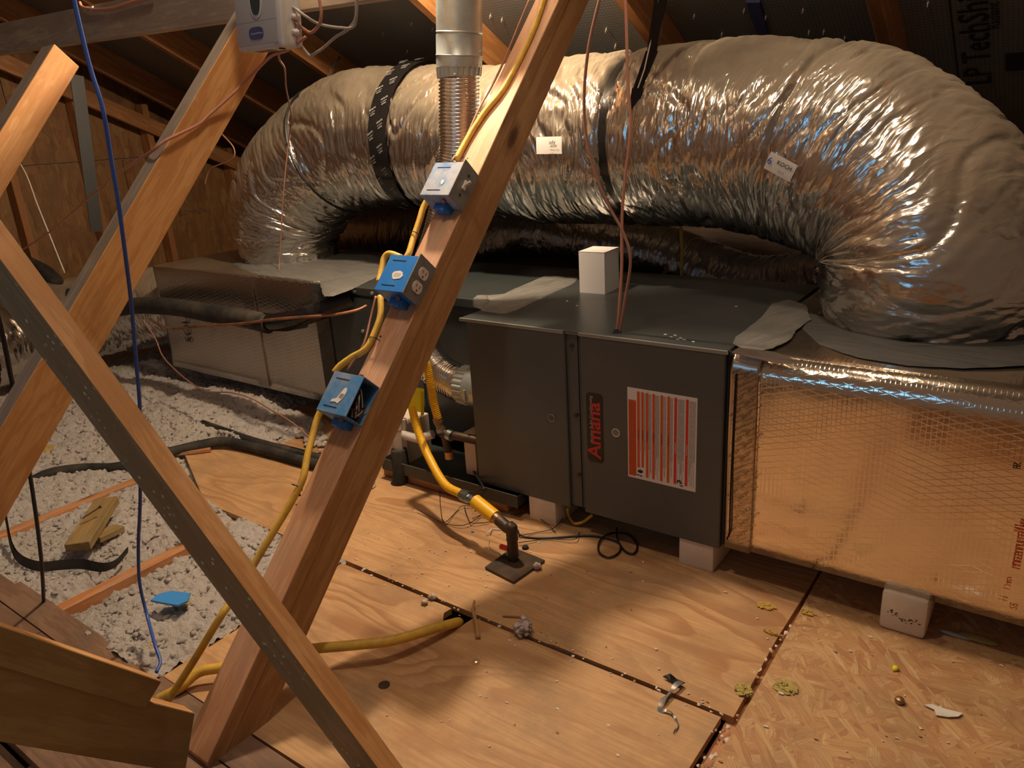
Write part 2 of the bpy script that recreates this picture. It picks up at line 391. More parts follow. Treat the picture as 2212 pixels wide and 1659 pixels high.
def spline(pts, n=8):
    P = [Vector(p) for p in pts]; Q = [P[0] * 2 - P[1]] + P + [P[-1] * 2 - P[-2]]; out = []
    for i in range(1, len(Q) - 2):
        a, b, c, d = Q[i - 1:i + 3]
        for k in range(n):
            t = k / n; out.append(.5 * ((2 * b) + (c - a) * t + (2 * a - 5 * b + 4 * c - d) * t * t + (3 * b - a - 3 * c + d) * t ** 3))
    out.append(P[-1]); return out

def board(name, A, B, wax, w, h, mat, parent=None, label=None, cat=None, group=None, bev=.0015, cuts=(0, 0), mats=None):
    """sawn board from A to B (centre line). wax = width axis, w along it, h across. Its mesh keeps local X along the grain."""
    A = Vector(A); B = Vector(B); x = (B - A).normalized(); wy = Vector(wax); wy = (wy - x * wy.dot(x)).normalized(); z = x.cross(wy); L = (B - A).length
    bm = bmesh.new(); bmesh.ops.create_cube(bm, size=1.)
    for v in bm.verts:
        v.co = Vector((v.co.x * L, v.co.y * w, v.co.z * h))
        v.co.x += (cuts[0] if v.co.x < 0 else cuts[1]) * v.co.z
    if bev: bmesh.ops.bevel(bm, geom=list(bm.edges), offset=bev, segments=1, affect='EDGES')
    me = bpy.data.meshes.new(name); bm.to_mesh(me); bm.free(); me.materials.append(MT[mat])
    if mats:                       # other faces of the board coloured as lit or shaded: (local normal, material)
        for nv, mname in mats:
            me.materials.append(MT[mname]); k = len(me.materials) - 1; nv = Vector(nv)
            for p in me.polygons:
                if p.normal.dot(nv) > .85: p.material_index = k
    o = link(name, me, parent)
    M = Matrix((x, wy, z)).transposed().to_4x4(); M.translation = (A + B) / 2
    if parent is not None: M.translation = M.translation - wloc(parent)
    o.matrix_local = M
    return tag(o, label, cat, group)

_tc = {}
def text(s, size, loc, xd, yd, mat, parent, name='lettering', ext=.0004, bold=0., align='LEFT', squash=1.):
    key = (s, bold, align)
    if key not in _tc:
        cu = bpy.data.curves.new('txt', 'FONT'); cu.body = s; cu.size = 1.; cu.offset = bold; cu.align_x = align; cu.resolution_u = 2
        ob = bpy.data.objects.new('txt', cu); me = bpy.data.meshes.new_from_object(ob)
        _tc[key] = ([v.co.copy() for v in me.vertices], [tuple(p.vertices) for p in me.polygons])
        bpy.data.objects.remove(ob); bpy.data.meshes.remove(me)
    vs, fs = _tc[key]; xd = Vector(xd).normalized(); yd = Vector(yd).normalized(); n = xd.cross(yd); loc = Vector(loc)
    m = MB(); m.add([loc + xd * (v.x * size * squash) + yd * (v.y * size) + n * ext for v in vs], fs)
    return m.build(name, mat, parent)
VX, VY, VZ = Vector((1, 0, 0)), Vector((0, 1, 0)), Vector((0, 0, 1))

# ------------------------------------------------------------------ roof, gable wall
TH = rad(28); ZR = 2.2; SL = Vector((0, math.cos(TH), -math.sin(TH))); NR = Vector((0, -math.sin(TH), -math.cos(TH)))   # down-slope, inward normal
def roofp(x, y, d=0.): return Vector((x, y, ZR - math.tan(TH) * y)) + NR * d
deck = MB(); deck.prism([roofp(-3.6, -1.0), roofp(3.2, -1.0), roofp(3.2, 3.9), roofp(-3.6, 3.9)], -NR * .012)
ceil = deck.build('ceiling', 'roof', origin=(0, 0, 0)); tag(ceil, kind='structure')
def onroof(px, py, d=0.):
    dr = FW + RT * ((px - W / 2) / F) - UP * ((py - H / 2) / F)
    n = Vector((0, math.tan(TH), 1)); t = (ZR - d / math.cos(TH) - n.dot(CAM)) / n.dot(dr); return CAM + dr * t
RX = [-3.25, -2.43, -1.62, onroof(985, 0).x, onroof(1412, 0).x, onroof(1925, 0).x, 1.78, 2.6]
for x in RX:
    board('rafter', roofp(x, -.95, .071), roofp(x, 3.8, .071), VX, .040, .14, 'rafter', ceil)
for px in (60, 250, 395):        # battens seen between the rafters far left
    x = onroof(px, 130).x
# roofing nails poking through the deck
nailmesh = None
nails = [(1310, 60), (1330, 95), (1608, 18), (1655, 32), (1748, 65), (1780, 64), (1825, 78), (1640, 82), (1578, 100), (1060, 30), (1085, 38), (890, 48), (935, 60), (828, 70), (2005, 3), (880, 108), (1500, 30), (1300, 130), (700, 95), (770, 50), (1950, 60), (1735, 18), (1560, 70)]
for px, py in nails:
    p = onroof(px, py)
    if nailmesh is None:
        m = MB(); m.tube([p, p + NR * .022], [.0016, .0006], 5)
        for k in range(5):
            a = k * 1.26 + .3; q = p + NR * .004; m.add([q + VX * math.cos(a + .35) * .003 + SL * math.sin(a + .35) * .003, q + VX * math.cos(a - .35) * .003 + SL * math.sin(a - .35) * .003, q + VX * math.cos(a) * .011 + SL * math.sin(a) * .011 + NR * .007], [(0, 1, 2)])
        o = m.build('nail', 'chip', ceil); nailmesh = o.data; base = p
    else:
        o = link('nail', nailmesh, ceil); o.location = p - base
text('LP TechShield', .125, onroof(2142, 182, .003), -SL, -VX, 'black', ceil, 'printed_lettering', 0., .012)
text('Radiant Barrier', .05, onroof(2160, 62, .003), -SL, -VX, 'black', ceil, 'printed_lettering', 0., .005)
q = onroof(2172, 115, .002); MB().prism([q, q + VX * .10, q + VX * .10 + SL * .12, q + SL * .12], NR * .001).build('printed_block', 'black', ceil)
q = onroof(2070, 178, .002); MB().prism([q, q + VX * .004, q + VX * .004 - SL * .9, q - SL * .9], NR * .001).build('printed_line', 'black', ceil)

GX = -3.5
wl = MB().box((GX - .03, -2.2, -.1), (GX - .018, 4.0, 2.9)); wall = wl.build('wall_left', 'dark_wood', origin=(0, 0, 0)); tag(wall, kind='structure')
for y0, y1, z0, z1 in ((-2.2, -.35, -.1, 1.15), (-.34, .87, -.1, 1.15), (.88, 2.10, -.1, 1.15), (2.11, 4.0, -.1, 1.15), (-2.2, -.95, 1.16, 2.8), (-.94, .27, 1.16, 2.4), (.28, 1.5, 1.16, 1.95), (1.51, 2.5, 1.16, 1.6)):
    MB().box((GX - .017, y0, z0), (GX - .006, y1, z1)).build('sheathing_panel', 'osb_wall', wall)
for y in (-1.2, -.6, -.02, .18, .62, 1.05, 1.62, 2.2, 2.8):
    top = ZR - math.tan(TH) * y - .16
    if top > .3: board('stud', (GX + .045, y, -.1), (GX + .045, y, top), VY, .04, .089, 'rafter', wall)
board('rake_brace', (GX + .11, -1.1, 2.35), (GX + .11, 2.6, .62), VX, .038, .09, 'rafter', wall)
board('rake_brace', (GX + .16, -.6, 2.42), (GX + .16, 2.9, .78), VX, .038, .09, 'rafter', wall)
for i, sgl in enumerate(('COMMON', '3  1/2')):
    text(sgl, .045, X(388, 465 + 22 * i, GX + .0), VY, VZ, 'dark_wood', wall, 'printed_lettering', .003)
MB().box((GX, .95, .78), (GX + .004, 1.12, .96)).build('printed_label', 'splinter', wall)

# ------------------------------------------------------------------ floor
fl = MB().box((-3.6, -3.2, -.16), (3.2, 3.9, -.15)); floor = fl.build('floor', 'dark_wood', origin=(0, 0, 0)); tag(floor, kind='structure')
def slab(poly, z, th, mat, name):
    n = 3
    return MB().prism([(x, y, z - th) for x, y in poly], (0, 0, th)).build(name, mat, floor)
slab([(-1.36, -.262), (-.86, -.486), (.62, -.494), (.64, -.49), (1.094, -.488), (1.090, -.2), (1.096, .1), (1.093, .76), (-1.36, .76)], 0, .018, 'ply', 'plywood_panel')
slab([(-.122, -.508), (.322, -.508), (.318, -.535), (.345, -.572), (.392, -.56), (.40, -.508), (1.072, -.502), (1.068, -.8), (1.074, -1.09), (1.07, -1.9), (.43, -1.9), (.43, -1.082), (-.116, -1.088)], .001, .018, 'ply2', 'plywood_panel')
slab([(1.108, .9), (1.104, .1), (1.108, -.4), (1.104, -.9), (1.108, -1.12), (3.0, -1.12), (3.0, .9)], 0, .018, 'osb', 'strand_board_panel')
slab([(-1.36, .78), (1.09, .78), (1.09, 1.3), (-1.36, 1.3)], -.001, .018, 'ply3', 'plywood_panel')
slab([(-.9, -1.09), (.42, -1.09), (.42, -1.168), (-2.6, -1.168), (-2.6, -1.105), (-.9, -1.105)], .002, .03, 'dark_wood', 'floor_plank')
slab([(-2.6, -1.172), (-.574, -1.172), (-.574, -1.392), (-2.6, -1.392)], .002, .03, 'dark_wood', 'floor_plank')
slab([(-.571, -1.172), (.42, -1.172), (.42, -1.392), (-.571, -1.392)], .002, .03, 'dark_wood', 'floor_plank')
slab([(-2.6, -1.40), (.05, -1.40), (.05, -1.9), (-2.6, -1.9)], -.03, .03, 'dark_wood', 'floor_plank')
slab([(.43, -1.91), (1.07, -1.91), (1.07, -2.9), (.43, -2.9)], .001, .018, 'ply3', 'plywood_panel')
MB().box((1.1, -3.2, -.149), (3.2, -1.12, -.14)).build('reddish_reflection_board', 'rafter', floor)  # unseen board, added for a dark red reflection in the foil duct
for x, (y0, y1) in ((-.685, (-1.1, 1.5)), (-1.34, (-1.1, 1.5)), (-2.0, (-1.1, 1.5)), (-2.62, (-1.1, 1.5)), (-.10, (-1.6, 1.5)), (.51, (-2.8, 1.5)), (1.10, (-2.8, 1.5)), (1.72, (-1.1, .9))):
    dz = -.012 if x < -.3 else 0
    board('joist', (x, y0, -.064 + (-.0 if x < -.3 else 0)), (x, y1, -.064 + dz), VX, .045, .09, 'joist', floor)

# loose fibre insulation between the joists
def insulation():
    x0, x1, y0, y1 = -3.28, -.112, -1.11, 2.3; nx, ny = 430, 400; vs = []; m = MB()
    def hgt(x, y):
        d = min(abs(x - j) for j in (-.685, -1.34, -2.0, -2.62))
        b = -.035 + .030 * mn.noise(Vector((x * 3, y * 3, 1.3))) + .028 * min(1, d / .12)
        if -1.15 < y < -.6 and -.78 < x < -.60: b -= .02
        b += .085 * math.exp(-(((x + 1.62) / .42) ** 2 + ((y - .12) / .26) ** 2)) + .05 * math.exp(-(((x + 1.25) / .20) ** 2 + ((y + .17) / .13) ** 2))
        b += .06 * math.exp(-(((x + 2.4) / .5) ** 2 + ((y + .1) / .3) ** 2))
        if x > -1.36 and y > -.29 + (-.2 if x > -.9 else -.45 * (x + 1.36)): b = min(b, -.03) if x > -1.05 or y > .25 or y < -.12 else b
        return b
    for j in range(ny + 1):
        for i in range(nx + 1):
            x = x0 + (x1 - x0) * i / nx; y = y0 + (y1 - y0) * (j / ny) ** 1.35
            v = Vector((x, y, 0)); h = hgt(x, y)
            n = mn.noise(v * 24) * .5 + mn.noise(v * 55 + Vector((3, 0, 0))) * .38 + mn.noise(v * 120) * .22
            vs.append(Vector((x, y, h + .026 * n + .010 * (1 - 2.4 * abs(mn.noise(v * 38 + Vector((7, 1, 2)))))) ))
    fs = [(j * (nx + 1) + i, j * (nx + 1) + i + 1, (j + 1) * (nx + 1) + i + 1, (j + 1) * (nx + 1) + i) for j in range(ny) for i in range(nx)]
    m.add(vs, fs)
    for k in range(9000):
        x = random.uniform(-2.6, -.14); y = -1.1 + 1.7 * random.random() ** 1.25; h = hgt(x, y)
        if h < -.05: continue
        r = random.uniform(.003, .0105)
        m.ball((x, y, h + r * .6), r, .9, 1, (random.uniform(.7, 1.6), random.uniform(.7, 1.6), random.uniform(.5, 1.)), k)
    for px, py, r in ((668, 940, .03), (680, 955, .035), (655, 935, .02), (690, 945, .03)):
        for k in range(22):
            c = Z(px + random.gauss(0, 9), py + random.gauss(0, 7), .012); m.ball(c, random.uniform(.006, .013), .9, 1, (1.2, 1.2, .8), k)
    o = m.build('loose_insulation', 'insul', smooth='all')
    tag(o, 'fluffy pale pink-white blown insulation lying between the ceiling joists at left', 'insulation', kind='stuff')
insulation()

# ------------------------------------------------------------------ timber webs and braces
UPX = 0.24
ra, re = X(1207, 0, UPX), X(445, 1655, UPX); du = (ra - re).normalized(); nn = Vector((0, -du.z, du.y))      # nn: out of the top face
ra = ra + du * .22
t = thing('web_post', re - VX * .045, 'thick slanted double timber post carrying the three blue electrical boxes', 'post')
f0 = re - du * .012
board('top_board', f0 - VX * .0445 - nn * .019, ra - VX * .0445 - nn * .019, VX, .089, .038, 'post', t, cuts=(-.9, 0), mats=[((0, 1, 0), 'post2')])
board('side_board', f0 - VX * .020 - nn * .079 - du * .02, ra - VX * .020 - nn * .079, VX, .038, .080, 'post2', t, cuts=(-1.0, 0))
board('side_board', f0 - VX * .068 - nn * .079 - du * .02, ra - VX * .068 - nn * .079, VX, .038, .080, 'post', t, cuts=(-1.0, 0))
POST_L = re, du, nn
for px, py, r in ((822, 727, .0035), (817, 745, .003), (652, 1058, .0035), (648, 1070, .003), (1086, 165, .002), (1001, 340, .002), (1010, 342, .002)):
    pass
# shallow nail holes and printed marks on the post
def onpost(px, py, d=0.):
    """point of the post's top face seen at a pixel"""
    dr = FW + RT * ((px - W / 2) / F) - UP * ((py - H / 2) / F); p0 = re + nn * d; tt = nn.dot(p0 - CAM) / nn.dot(dr); return CAM + dr * tt
for px, py, r in ((822, 727, .0030), (652, 1058, .0032), (648, 1070, .003), (1001, 340, .0022), (1010, 342, .0022), (640, 1090, .002)):
    p = onpost(px, py); MB().cyl(p, p + nn * .0006, r, 10).build('nail_hole', 'ink', t)
for px, py in ((1176, 18), (1182, 24)):
    text('S P F', .012, onpost(px, py), du, -VX, 'splinter', t, 'ink_stamp', .0005)

x2 = -.09; a2, b2 = X(506, 64, x2), X(88, 777, x2); d2 = (a2 - b2).normalized(); n2 = Vector((0, -d2.z, d2.y))
b2e = b2 - d2 * .62; a2e = a2 + d2 * .26
board('web_board', b2e - VX * .024 - n2 * .047, a2e - VX * .024 - n2 * .047, VX, .048, .094, 'web', None, 'bright orange slanted truss board with grey top edge, behind the cross brace', 'board', mats=[((0, 0, 1), 'grey'), ((0, 0, -1), 'grey')])  # grey top edge paints in its shade
x3 = -.62; a3, b3 = X(116, 97, x3), X(0, 285, x3); d3 = (a3 - b3).normalized(); n3 = Vector((0, -d3.z, d3.y))
board('web_board', b3 - d3 * .5 - VX * .035 - n3 * .036, a3 - VX * .035 - n3 * .036, VX, .07, .072, 'web2', None, 'short slanted truss board with sawn end under the grey beam, upper left corner', 'board', cuts=(0, -.1), mats=[((0, 0, 1), 'grey'), ((0, 0, -1), 'grey')])  # top edge greyed like an unlit face
bA, bB = Y(0, 83, -.47), Y(400, 17, -.47); bd = (bB - bA).normalized(); bu = bd.cross(VY); bu = bu if bu.z > 0 else -bu
hb = (Y(134, 27, -.47) - Y(134, 107, -.47)).length
bc0 = (Y(0, 53, -.47) + Y(0, 114, -.47)) / 2; bc1 = (Y(400, -17, -.47) + Y(400, 47, -.47)) / 2; bd = (bc1 - bc0).normalized()
bm_ = board('lateral_beam', bc0 - bd * .9 + VY * .02, bc1 + bd * .75 + VY * .02, VY, .04, .094, 'grey', None, 'weathered grey horizontal beam across the top left corner', 'beam')
# cross brace in front
P0 = Z(814, 1659, .0); P1 = Y(0, 562, -1.26)
db = (P1 - P0).normalized(); nb = Vector((0, -1, 0)); nb = (nb - db * nb.dot(db)).normalized(); tb = nb.cross(db); tb = tb if tb.x > 0 else -tb
ridge0 = Z(814, 1659, .075); db = (P1 - ridge0).normalized(); nb = (Vector((0, -1, 0)) - db * -db.y).normalized(); tb = nb.cross(db); tb = tb if tb.x > 0 else -tb; ridge0 = ridge0 - db * (.07 / db.z)
P1b = P1 + db * .12
hw = .098
tb_ = tb
A_ = ridge0 - nb * .021 - tb_ * (hw / 2); B_ = P1b - nb * .021 - tb_ * (hw / 2)
board('cross_brace', A_, B_, tb_, hw, .042, 'olive', None, 'paint-spattered diagonal cross brace nearest the camera, lit orange along its upper edge', 'brace', mats=[((0, 1, 0), 'web2'), ((0, 0, 1), 'brace'), ((0, 0, -1), 'brace')])  # olive face painted as shaded, orange edge as lit
# web rising toward the camera at lower left: two boards nailed together
wx = .235
u0, u1 = X(350, 1472, wx), X(0, 1352, wx); dw = (u1 - u0).normalized(); nw = Vector((0, -dw.z, dw.y)); nw = nw if nw.z > 0 else -nw
t = thing('lower_web', X(420, 1600, wx), 'pair of olive-brown boards slanting up to the left from the post foot', 'board')
board('upper_board', u0 - VX * .019 - nw * .028, u0 + dw * .75 - VX * .019 - nw * .028, VX, .038, .056, 'olive', t, cuts=(.0, 0), mats=[((0, 0, 1), 'web2'), ((0, 0, -1), 'web2')])  # sides of both boards darkened as shade, top edges coloured as lit
l0, l1 = X(430, 1541, wx), X(0, 1432, wx); dl = (l1 - l0).normalized(); nl = Vector((0, -dl.z, dl.y)); nl = nl if nl.z > 0 else -nl
board('lower_board', l0 - dl * .0 - VX * .022 - nl * .058 - dl * .02, l0 + dl * .8 - VX * .022 - nl * .058, VX, .040, .112, 'olive', t, cuts=(.5, 0), mats=[((0, 0, 1), 'web2'), ((0, 0, -1), 'web2')])

# ------------------------------------------------------------------ furnace
ZB = .085; ZT = .654
t = thing('furnace', (.438, .4, ZB), 'dark grey horizontal furnace cabinet with red logo and warning label', 'furnace')
FUR = t
m = MB().box((.012, .022, ZB + .004), (.872, .83, ZT - .002), .003); m.build('cabinet', 'cabinet_top', t)
m = MB().prism([(.0, .0, ZT - .0025), (.872, .0, ZT - .0025), (.874, .84, ZT - .0025), (.004, .84, ZT - .0025)], (0, 0, .003)); m.build('top_panel', 'cabinet_top', t)
m = MB().box((-.002, -.002, ZT - .009), (.386, .004, ZT + .001), .001).box((.436, -.002, ZT - .009), (.873, .004, ZT + .001), .001).box((.386, .004, ZT - .008), (.436, .012, ZT), .001)
m.build('edge_trim', 'cabinet_edge', t)  # paler lip carries a painted highlight along the door tops
def door(x0, x1, cham, name):
    m = MB(); z0, z1 = ZB, ZT - .008; poly = [(x0, .03), (x0 + cham, 0), (x1 - .003, 0), (x1, .003), (x1, .03)] if cham else [(x0, .03), (x0, .003), (x0 + .003, 0), (x1 - .003, 0), (x1, .003), (x1, .03)]
    m.prism([(x, y, z0) for x, y in poly], (0, 0, z1 - z0)); return m.build(name, 'cabinet', t)
d1 = door(.004, .388, .022, 'door'); d2_ = door(.440, .868, 0, 'door')
m = MB().box((.388, .011, ZB + .006), (.438, .03, ZT - .006)); m.build('centre_strip', 'cabinet', t)
m = MB().box((.428, .007, ZB + .006), (.4285, .012, ZT - .006)); m.build('strip_groove', 'black', t)
for x, z in ((.407, .61), (.415, .395), (.417, .20)):
    MB().cyl((x, .0105, z), (x, .006, z), .0065, 12).build('screw', 'pipe', t)
for x, z, par in ((.333, .375, d1), (.553, .37, d2_)):
    p = Vector((x, 0, z)); ring = [p + Vector((math.cos(a) * .012, -.0015, math.sin(a) * .012)) for a in [2 * PI * k / 20 for k in range(21)]]
    MB().cyl(p + VY * .0005, p - VY * .0008, .0115, 20).build('sight_glass', 'clear' if x > .5 else 'cabinet', par)
    MB().tube(ring, .0014, 6, False).build('sight_ring', 'plastic_grey' if x > .5 else 'cabinet_edge', par, True)
def rrect(x0, x1, z0, z1, r, y, th):
    pts = []
    for cx, cz, a0 in ((x1 - r, z0 + r, -90), (x1 - r, z1 - r, 0), (x0 + r, z1 - r, 90), (x0 + r, z0 + r, 180)):
        for k in range(5): a = rad(a0 + k * 22.5); pts.append((cx + r * math.cos(a), y, cz + r * math.sin(a)))
    return MB().prism(pts, (0, -th, 0))
lp = rrect(.457, .511, .262, .479, .012, 0, .0015).build('logo_plate', 'logo_plate', d2_)
text('Amana', .062, (.502, -.0018, .276), VZ, -VX, 'logo_red', lp, 'lettering', .0004, .022, squash=1.02)
text('Heating & Air Conditioning', .0145, (.477, -.0018, .322), VZ, -VX, 'silver_ink', lp, 'lettering', .0003, .004, squash=.92)
wp = MB().box((.591, -.0008, .241), (.797, 0, .516)).build('warning_label', 'white', d2_)
def bar(u0, u1, v0, v1, mat, y=-.0011, par=None, m=None):
    x0 = .591 + .206 * u0; x1 = .591 + .206 * u1; z0 = .516 - .275 * v1; z1 = .516 - .275 * v0
    mm = m or MB(); mm.add([(x0, y, z0), (x1, y, z0), (x1, y, z1), (x0, y, z1)], [(0, 1, 2, 3)])
    if m is None: mm.build('printed_bar', mat, wp)
bar(.015, .13, .13, .975, 'orange')
for u, c, v1 in ((.145, 'orange', .87), (.207, 'orange', .86), (.275, 'orange', .965), (.37, 'orange', .965), (.487, 'orange', .965), (.585, 'orange', .965), (.685, 'red', .96), (.845, 'red', .955)):
    bar(u, u + .038, .03, v1, c)
    text('WARNING', .0065, (.591 + .206 * (u + .031), -.0013, .516 - .275 * (.56 if u < .6 else .62)), VZ, -VX, 'darkred' if u < .6 else 'white', wp, 'lettering', .0002)
m = MB(); random.seed(3)
for u0, u1, k in ((.188, .200, 1), (.252, .268, 2), (.318, .36, 4), (.412, .475, 6), (.53, .575, 4), (.628, .67, 4), (.735, .83, 9), (.895, .985, 8)):
    for i in range(k):
        u = u0 + (u1 - u0) * i / max(k, 1); v = .04
        vend = random.uniform(.6, .96)
        while v < vend:
            l = random.uniform(.03, .16); bar(u, u + .0055, v, min(v + l, .96), None, -.0011, None, m); v += l + .006
m.build('fine_print', 'grey_ink', wp, kind='stuff'); m = MB()
for i in range(4):
    v = .15
    while v < .95: l = random.uniform(.04, .2); bar(.032 + .025 * i, .037 + .025 * i, v, min(v + l, .965), None, -.0013, None, m); v += l + .008
m.build('fine_print', 'darkred', wp, kind='stuff')
m = MB(); 
for u, v, sx, sz, r in ((.19, .91, .010, .006, 0), (.155, .955, .005, .002, .6), (.20, .96, .006, .002, -.4), (.765, .915, .007, .003, .7), (.79, .935, .005, .003, -.5), (.80, .965, .006, .002, .2), (.74, .93, .003, .004, 0)):
    m.ball((.591 + .206 * u, -.0012, .516 - .275 * v), 1., 0, 1, (sx, .0003, sz))
m.build('pictogram', 'ink', wp, kind='stuff')
# furnace top details
MB().cyl((.187, .045, ZT), (.187, .045, ZT + .0012), .010, 16).build('knockout_hole', 'ink', t)
MB().cyl(Z(1333, 720, ZT), Z(1333, 720, ZT + .001), .012, 16).build('wire_hole', 'ink', t)
# mastic bands brushed over the joints
def patch(name, px, z, mat, parent, th=.003, label=None):
    pts = [Z(x, y, z) for x, y in px]; out = []
    for i in range(len(pts)):
        a, b = pts[i], pts[(i + 1) % len(pts)]; n = max(2, int((b - a).length / .018))
        for k in range(n):
            p = a.lerp(b, k / n); w = .0045 * mn.noise(p * 31); d = (b - a).normalized(); out.append(p + Vector((d.y, -d.x, 0)) * w)
    cen = sum(out, Vector()) / len(out); n = len(out); m = MB()
    inner = [cen + (p - cen) * .93 + VZ * th for p in out]; inner2 = [cen + (p - cen) * .5 + VZ * th * 1.15 for p in out]
    m.add(out + inner + inner2 + [cen + VZ * th], [(i, (i + 1) % n, n + (i + 1) % n, n + i) for i in range(n)] + [(n + i, n + (i + 1) % n, 2 * n + (i + 1) % n, 2 * n + i) for i in range(n)] + [(2 * n + i, 2 * n + (i + 1) % n, 3 * n) for i in range(n)])
    return m.build(name, mat, parent, 'all', label=label)
patch('mastic_band', [(1020, 655), (1040, 640), (1075, 640), (1180, 595), (1252, 598), (1240, 612), (1160, 648), (1120, 668), (1090, 678), (1042, 672)], ZT + .0006, 'mastic', t)
patch('mastic_band', [(1582, 742), (1588, 728), (1640, 690), (1668, 655), (1706, 646), (1742, 660), (1752, 690), (1722, 712), (1705, 735), (1670, 752), (1620, 762)], ZT + .0006, 'mastic', t)
m = MB()
for px, py in ((1437, 722), (1450, 728), (1458, 724), (1470, 730), (1478, 734), (1498, 738), (1464, 733), (1590, 662), (1168, 645), (1247, 660), (1225, 650)): m.ball(Z(px, py, ZT + .001), .0035, .8, 1, (1.6, .7, .3), px)
m.build('dried_drips', 'chip', t, kind='stuff')

# foam feet
for i, (x0, x1, y, h, lab) in enumerate(((.229, .331, .0, ZB, 'white foam support block under the left half of the furnace, nearest the gas riser'), (.749, .851, .004, ZB, 'white foam support block under the right end of the furnace'), (1.283, 1.385, -.014, .106, 'tall white foam block with black scuffs under the foil duct'))):
    m = MB().box((x0, y, 0), (x1, y + (.30 if i else .24), h), .012 if i == 2 else .004); b = m.build('foam_block', 'foam', smooth=True); tag(b, lab, 'block', 'foam blocks under the equipment')
    if i == 2:
        mm = MB()
        for k in range(46):
            u = random.random(); mm.ball((x0 + .012 + .08 * u, y - .0003, h * .47 + .006 * math.sin(u * 9) + random.gauss(0, .004) - .01 * u), random.uniform(.0006, .0022), .5, 1, (1.3, .15, .8), k)
        mm.build('scuff_marks', 'ink', b, kind='stuff')

# ------------------------------------------------------------------ foil faced return duct (right)
def curvebox(x0, x1, y0, y1, z0, z1, r, wav=.003, nx=90, seg=8, skew=0.):
    """long box with rounded top-front edge, slightly wavy; uv not needed"""
    prof = [(y0 + .0, z0)]
    for k in range(13): prof.append((y0, z0 + (z1 - r - z0) * k / 12))
    for k in range(1, seg + 1): a = rad(90) * k / seg; prof.append((y0 + r - r * math.cos(a), z1 - r + r * math.sin(a)))
    for k in range(1, 11): prof.append((y0 + r + (y1 - y0 - r) * k / 10, z1))
    prof.append((y1, z0)); n = len(prof); vs = []
    for i in range(nx + 1):
        x = x0 + (x1 - x0) * i / nx
        for (y, z) in prof:
            p = Vector((x, y, z)); d = wav * mn.noise(p * 4.1) + wav * .35 * mn.noise(p * 17)
            zz = z - skew * (x - x0) * (1 if z > (z0 + z1) / 2 else .0)
            vs.append(Vector((x, y - (d if y < y0 + r * .6 else 0), zz + (d if z > z1 - r * .5 or z < z0 + .01 else 0))))
    fs = [(i * n + k, i * n + (k + 1) % n, (i + 1) * n + (k + 1) % n, (i + 1) * n + k) for i in range(nx) for k in range(n)]
    fs += [tuple(range(n))[::-1], tuple(nx * n + k for k in range(n))]
    return MB().add(vs, fs)
t = thing('return_duct', (1.6, .35, .106), 'large foil-faced rectangular duct box mirroring the golden floor', 'duct'); DUCT = t
curvebox(.950, 2.7, 0, .80, .104, .647, .062, .003, 130, 8, .010).build('foil_panel', 'board_foil', t, 'all')
curvebox(.884, .952, -.002, .80, .098, .651, .050, .006, 14).build('foil_tape', 'tape_foil', t, 'all')
tp = MB(); 
MB().prism([(.884, -.003, .652), (.905, -.006, .652), (1.0, -.002, .640), (1.06, .003, .646), (.98, .03, .657), (.89, .03, .657)], (0, 0, .002)).build('wrinkled_flap', 'wrinkle', t)
k = 0
for i in range(13):
    z = .13 + i * .038
    for j in range(2):
        x = .906 + j * .03 + .006 * ((i * 7) % 3 - 1)
        for l in range(3):
            text(('181A-P', 'UL LISTED', 'HVAC TAPE')[l], (.0105, .0075, .0075)[l], (x - .012 + l * .004, -.0095, z + .010 - l * .010), (.84, 0, .54), (-.54, 0, .84), 'pipe', t, 'tape_print', .0002)
MB().box((.874, .012, ZB + .01), (.886, .05, ZT - .012)).build('joint_gap', 'dark', t)
MB().tube([(.899, -.0075, .600), (.8985, -.0085, .45), (.8975, -.008, .28), (.899, -.0085, .15), (.892, -.006, .125)], .0022, 6).build('tape_split', 'dark', t, True)
for s_, px, py, sz in (('manually', 2203, 1232, .034), ('S', 2196, 1318, .02), ('i', 2176, 1300, .025), ('I m', 2182, 1275, .02), ('R', 2204, 1015, .02)):
    text(s_, sz, Y(px, py, -.0045), VZ, -VX, 'orange' if s_ != 'R' else 'ink', t, 'red_print', .0005)
patch('mastic_ring', [(1722, 700), (1745, 675), (1760, 690), (1790, 712), (1850, 738), (1940, 752), (2060, 752), (2160, 735), (2212, 722), (2300, 740), (2300, 770), (2212, 790), (2080, 796), (1960, 790), (1850, 772), (1770, 745)], .6475, 'mastic_d', t, .004)

# ------------------------------------------------------------------ supply plenum and coil cabinet (left)
t = thing('supply_plenum', (-1.6, .5, .115), 'long dull foil-faced plenum left of the coil cabinet', 'duct'); PLEN = t
curvebox(-2.22, -.975, .235, .90, .118, .654, .008, .006, 70).build('foil_panel', 'plenum_foil', t, 'all')
MB().box((-1.48, .228, .13), (-1.40, .234, .648)).build('seam_tape', 'plenum_foil', t)
MB().box((-.985, .222, .10), (-.90, .232, .652)).build('seam_tape', 'mastic_d', t)
m = MB(); random.seed(5)
for k in range(26):
    x = -1.35 + .4 * k / 26; m.prism([(x, .226 + random.uniform(-.003, .003), .652), (x + .02, .222 + random.uniform(-.004, .004), .650 + random.uniform(-.006, .002)), (x + .022, .24, .657), (x, .245, .657)], (0, 0, .002))
m.build('wrinkled_edge_tape', 'wrinkle', t)
text('SOLU', .075, Y(414, 742, .2285), (0, 0, 1), (-1, 0, 0), 'ink', t, 'printed_lettering', .0004)
text('S', .06, Y(433, 838, .2285), (0, 0, 1), (-1, 0, 0), 'ink', t, 'printed_lettering', .0004)
